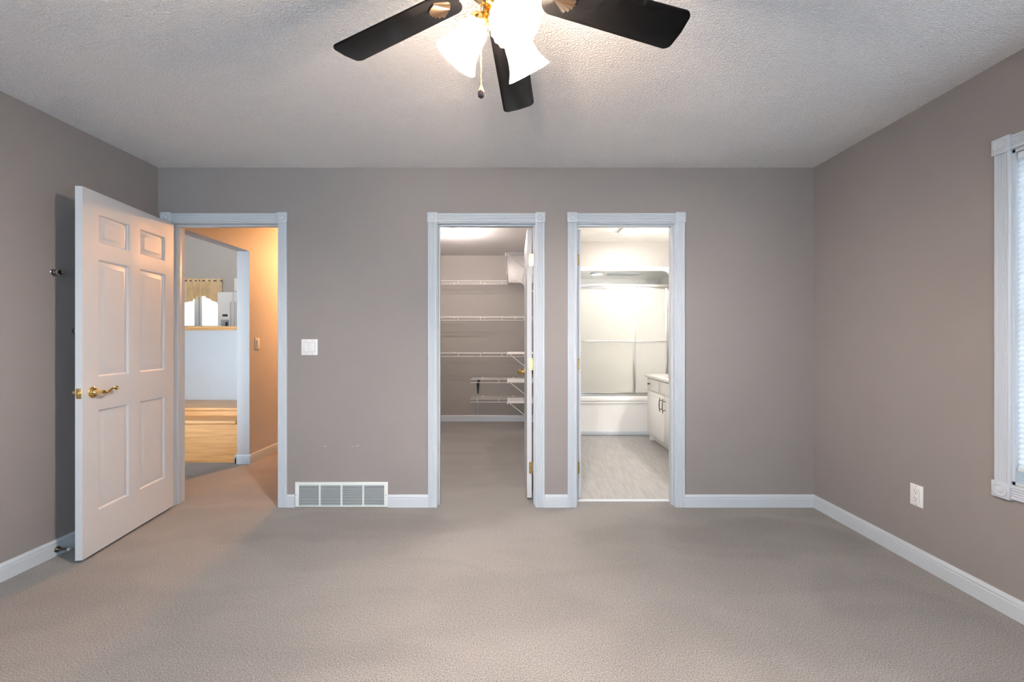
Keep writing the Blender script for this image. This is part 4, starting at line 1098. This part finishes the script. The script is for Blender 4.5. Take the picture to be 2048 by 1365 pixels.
def kitchen_window():
    root = empty('window_3', (-7.9, 10.4, KW0))
    mb = MB(); y = 10.43
    for a, b, c, d in ((KX0, KX0 + 0.05, KW0, KW1), (KX1 - 0.05, KX1, KW0, KW1), (KX0, KX1, KW0, KW0 + 0.05), (KX0, KX1, KW1 - 0.05, KW1)):
        mb.box(a, b, y, y + 0.05, c, d, bev=0.003)
    mb.box(-7.855, -7.745, y - 0.012, y + 0.05, KW0 + 0.05, KW1 - 0.05, bev=0.003); mb.box(-7.735, -7.675, y, y + 0.05, KW0 + 0.05, KW1 - 0.05, bev=0.003)
    mb.build('window_frame', 'vinylframe', root)
    MB().box(-7.748, -7.732, y - 0.008, y + 0.04, KW0 + 0.05, KW1 - 0.05).build('sash_gap', 'grey_plastic', root)
    MB().box(KX0 + 0.04, -7.85, y + 0.02, y + 0.024, KW0 + 0.04, KW1 - 0.04).build('pane', 'glass', root, smooth=False)
    MB().box(-7.68, KX1 - 0.04, y + 0.02, y + 0.024, KW0 + 0.04, KW1 - 0.04).build('pane', 'glass', root, smooth=False)
    st(root, 'bright sliding kitchen window below the gold valance', 'window')
kitchen_window()
def valance():
    x0, x1 = -8.70, -7.12; root = empty('valance', ((x0 + x1) / 2, 10.36, 2.2))
    MB().cyl((x0 - 0.03, 10.33, 2.645), (x1 + 0.01, 10.33, 2.645), 0.014, seg=12).build('curtain_rod', 'bronze', root)
    b = bmesh.new(); nx, nz = 300, 16; g = []
    for i in range(nx + 1):
        u = i / nx; x = x0 + (x1 - x0) * u; col = []
        # scalloped lower edge
        xx = (x + 7.62) / 0.50
        drop = 2.265 - 0.16 * (0.5 - 0.5 * math.cos((x + 7.575) / 0.42 * math.pi)) if x < -7.56 else 2.265 - 0.20 * max(0, (x + 7.56)) / 0.4
        for j in range(nz + 1):
            v = j / nz; z = 2.70 + (drop - 2.70) * v
            amp = 0.010 + 0.030 * min(1, v * 1.5)
            ph = x * 52 + 1.3 * math.sin(x * 9) + 0.6 * math.sin(x * 23 + v * 2)
            y = 10.325 - amp * math.sin(ph) - 0.012 * math.sin(ph * 0.47 + 1) * v
            if 0.06 < v < 0.18: y -= 0.012
            col.append(b.verts.new((x + 0.008 * math.cos(ph) * v, y, z + (0.012 * math.sin(ph * 0.9) if j == 0 else 0))))
        g.append(col)
    for i in range(nx):
        for j in range(nz): b.faces.new((g[i][j], g[i + 1][j], g[i + 1][j + 1], g[i][j + 1]))
    ex = bmesh.ops.extrude_face_region(b, geom=list(b.faces))
    for v in [e for e in ex['geom'] if isinstance(e, bmesh.types.BMVert)]: v.co.y += 0.004
    bmesh.ops.recalc_face_normals(b, faces=b.faces)
    mb = MB(); mb._merge(b); mb.build('gathered_fabric', 'valance', root)
    tag(root, 'gathered gold fabric valance over the kitchen window', 'valance')
valance()
def fridge():
    x0, x1, y0, y1, z0, z1 = -6.68, -5.77, 9.55, 10.30, KZ, KZ + 1.78
    root = empty('refrigerator', ((x0 + x1) / 2, y0, z0)); xm = x0 + 0.36
    MB().box(x0 + 0.005, x1 - 0.005, y0 + 0.06, y1, z0, z1 - 0.01, bev=0.01).build('body', 'fridge', root)
    dr = MB().box(x0, xm - 0.004, y0, y0 + 0.058, z0 + 0.08, z1, bev=0.014, seg=3).build('freezer_door', 'fridge', root)
    d2_ = MB().box(xm + 0.004, x1, y0, y0 + 0.058, z0 + 0.08, z1, bev=0.014, seg=3).build('refrigerator_door', 'fridge', root)
    MB().box(x0 + 0.02, x1 - 0.02, y0 + 0.03, y0 + 0.06, z0, z0 + 0.075).build('base_grille', 'grey_plastic', root)
    dx0, dx1 = -6.60, -6.39
    MB().box(dx0, dx1, y0 - 0.010, y0 + 0.002, 1.38, 1.80, bev=0.006).build('ice_dispenser', 'fridge', dr)
    MB().box(dx0 + 0.045, dx1 - 0.045, y0 - 0.0125, y0 - 0.009, 1.725, 1.775, bev=0.001).build('display', 'display', dr)
    MB().box(dx0 + 0.012, dx1 - 0.012, y0 - 0.0115, y0 - 0.009, 1.40, 1.655).build('dispenser_recess', 'grey_plastic', dr)
    MB().box(dx0 + 0.12, dx0 + 0.165, y0 - 0.025, y0 - 0.011, 1.47, 1.60, bev=0.003).build('dispenser_paddle', 'display', dr)
    for pr, x in ((dr, xm - 0.035), (d2_, xm + 0.045)):
        mb = MB(); mb.tube([(x, y0, 2.06), (x, y0 - 0.05, 2.04), (x, y0 - 0.055, 1.9), (x, y0 - 0.055, 1.1), (x, y0 - 0.05, 0.98), (x, y0, 0.96)], 0.013, 10)
        mb.build('door_handle', 'fridge', pr)
    tag(root, 'white side-by-side refrigerator with ice dispenser in the kitchen', 'refrigerator')
    MB()
    uc = empty('wall_cabinet', (-6.05, 9.8, z1 + 0.02))
    MB().box(-6.33, -5.77, 9.62, 10.398, z1 + 0.02, 2.60).build('carcass', 'cabinet', uc, smooth=False)
    MB().box(-6.328, -6.055, 9.60, 9.619, z1 + 0.024, 2.596, bev=0.003).build('cabinet_door', 'cabinet', uc)
    MB().box(-6.047, -5.772, 9.60, 9.619, z1 + 0.024, 2.596, bev=0.003).build('cabinet_door', 'cabinet', uc)
    tag(uc, 'white cabinet above the right side of the refrigerator', 'cabinet')
fridge()
for x in (-7.2, -5.9):
    kl = empty('kitchen_ceiling_light', (x, 7.4, KC))
    MB().lathe([(0, -0.0005), (0.10, -0.0005), (0.10, -0.03), (0, -0.03)], Matrix.Translation((x, 7.4, KC)), 28).build('base', 'plastic', kl)
    MB().sphere((x, 7.4, KC - 0.13), 0.10, 20).build('globe', 'lens_kitchen', kl)
    tag(kl, 'round globe light on the kitchen ceiling, %s' % ('farther from the refrigerator' if x < -7 else 'nearer the refrigerator'), 'ceiling light', 'kitchen ceiling globes')

# ground outside the windows, whitened to bounce daylight up to the ceiling
st(MB().box(-30, 30, -30, 40, -1.2, -1.0).build('floor_outside', 'outside', smooth=False), 'pale ground outside the windows, whitened to bounce light in', 'ground')
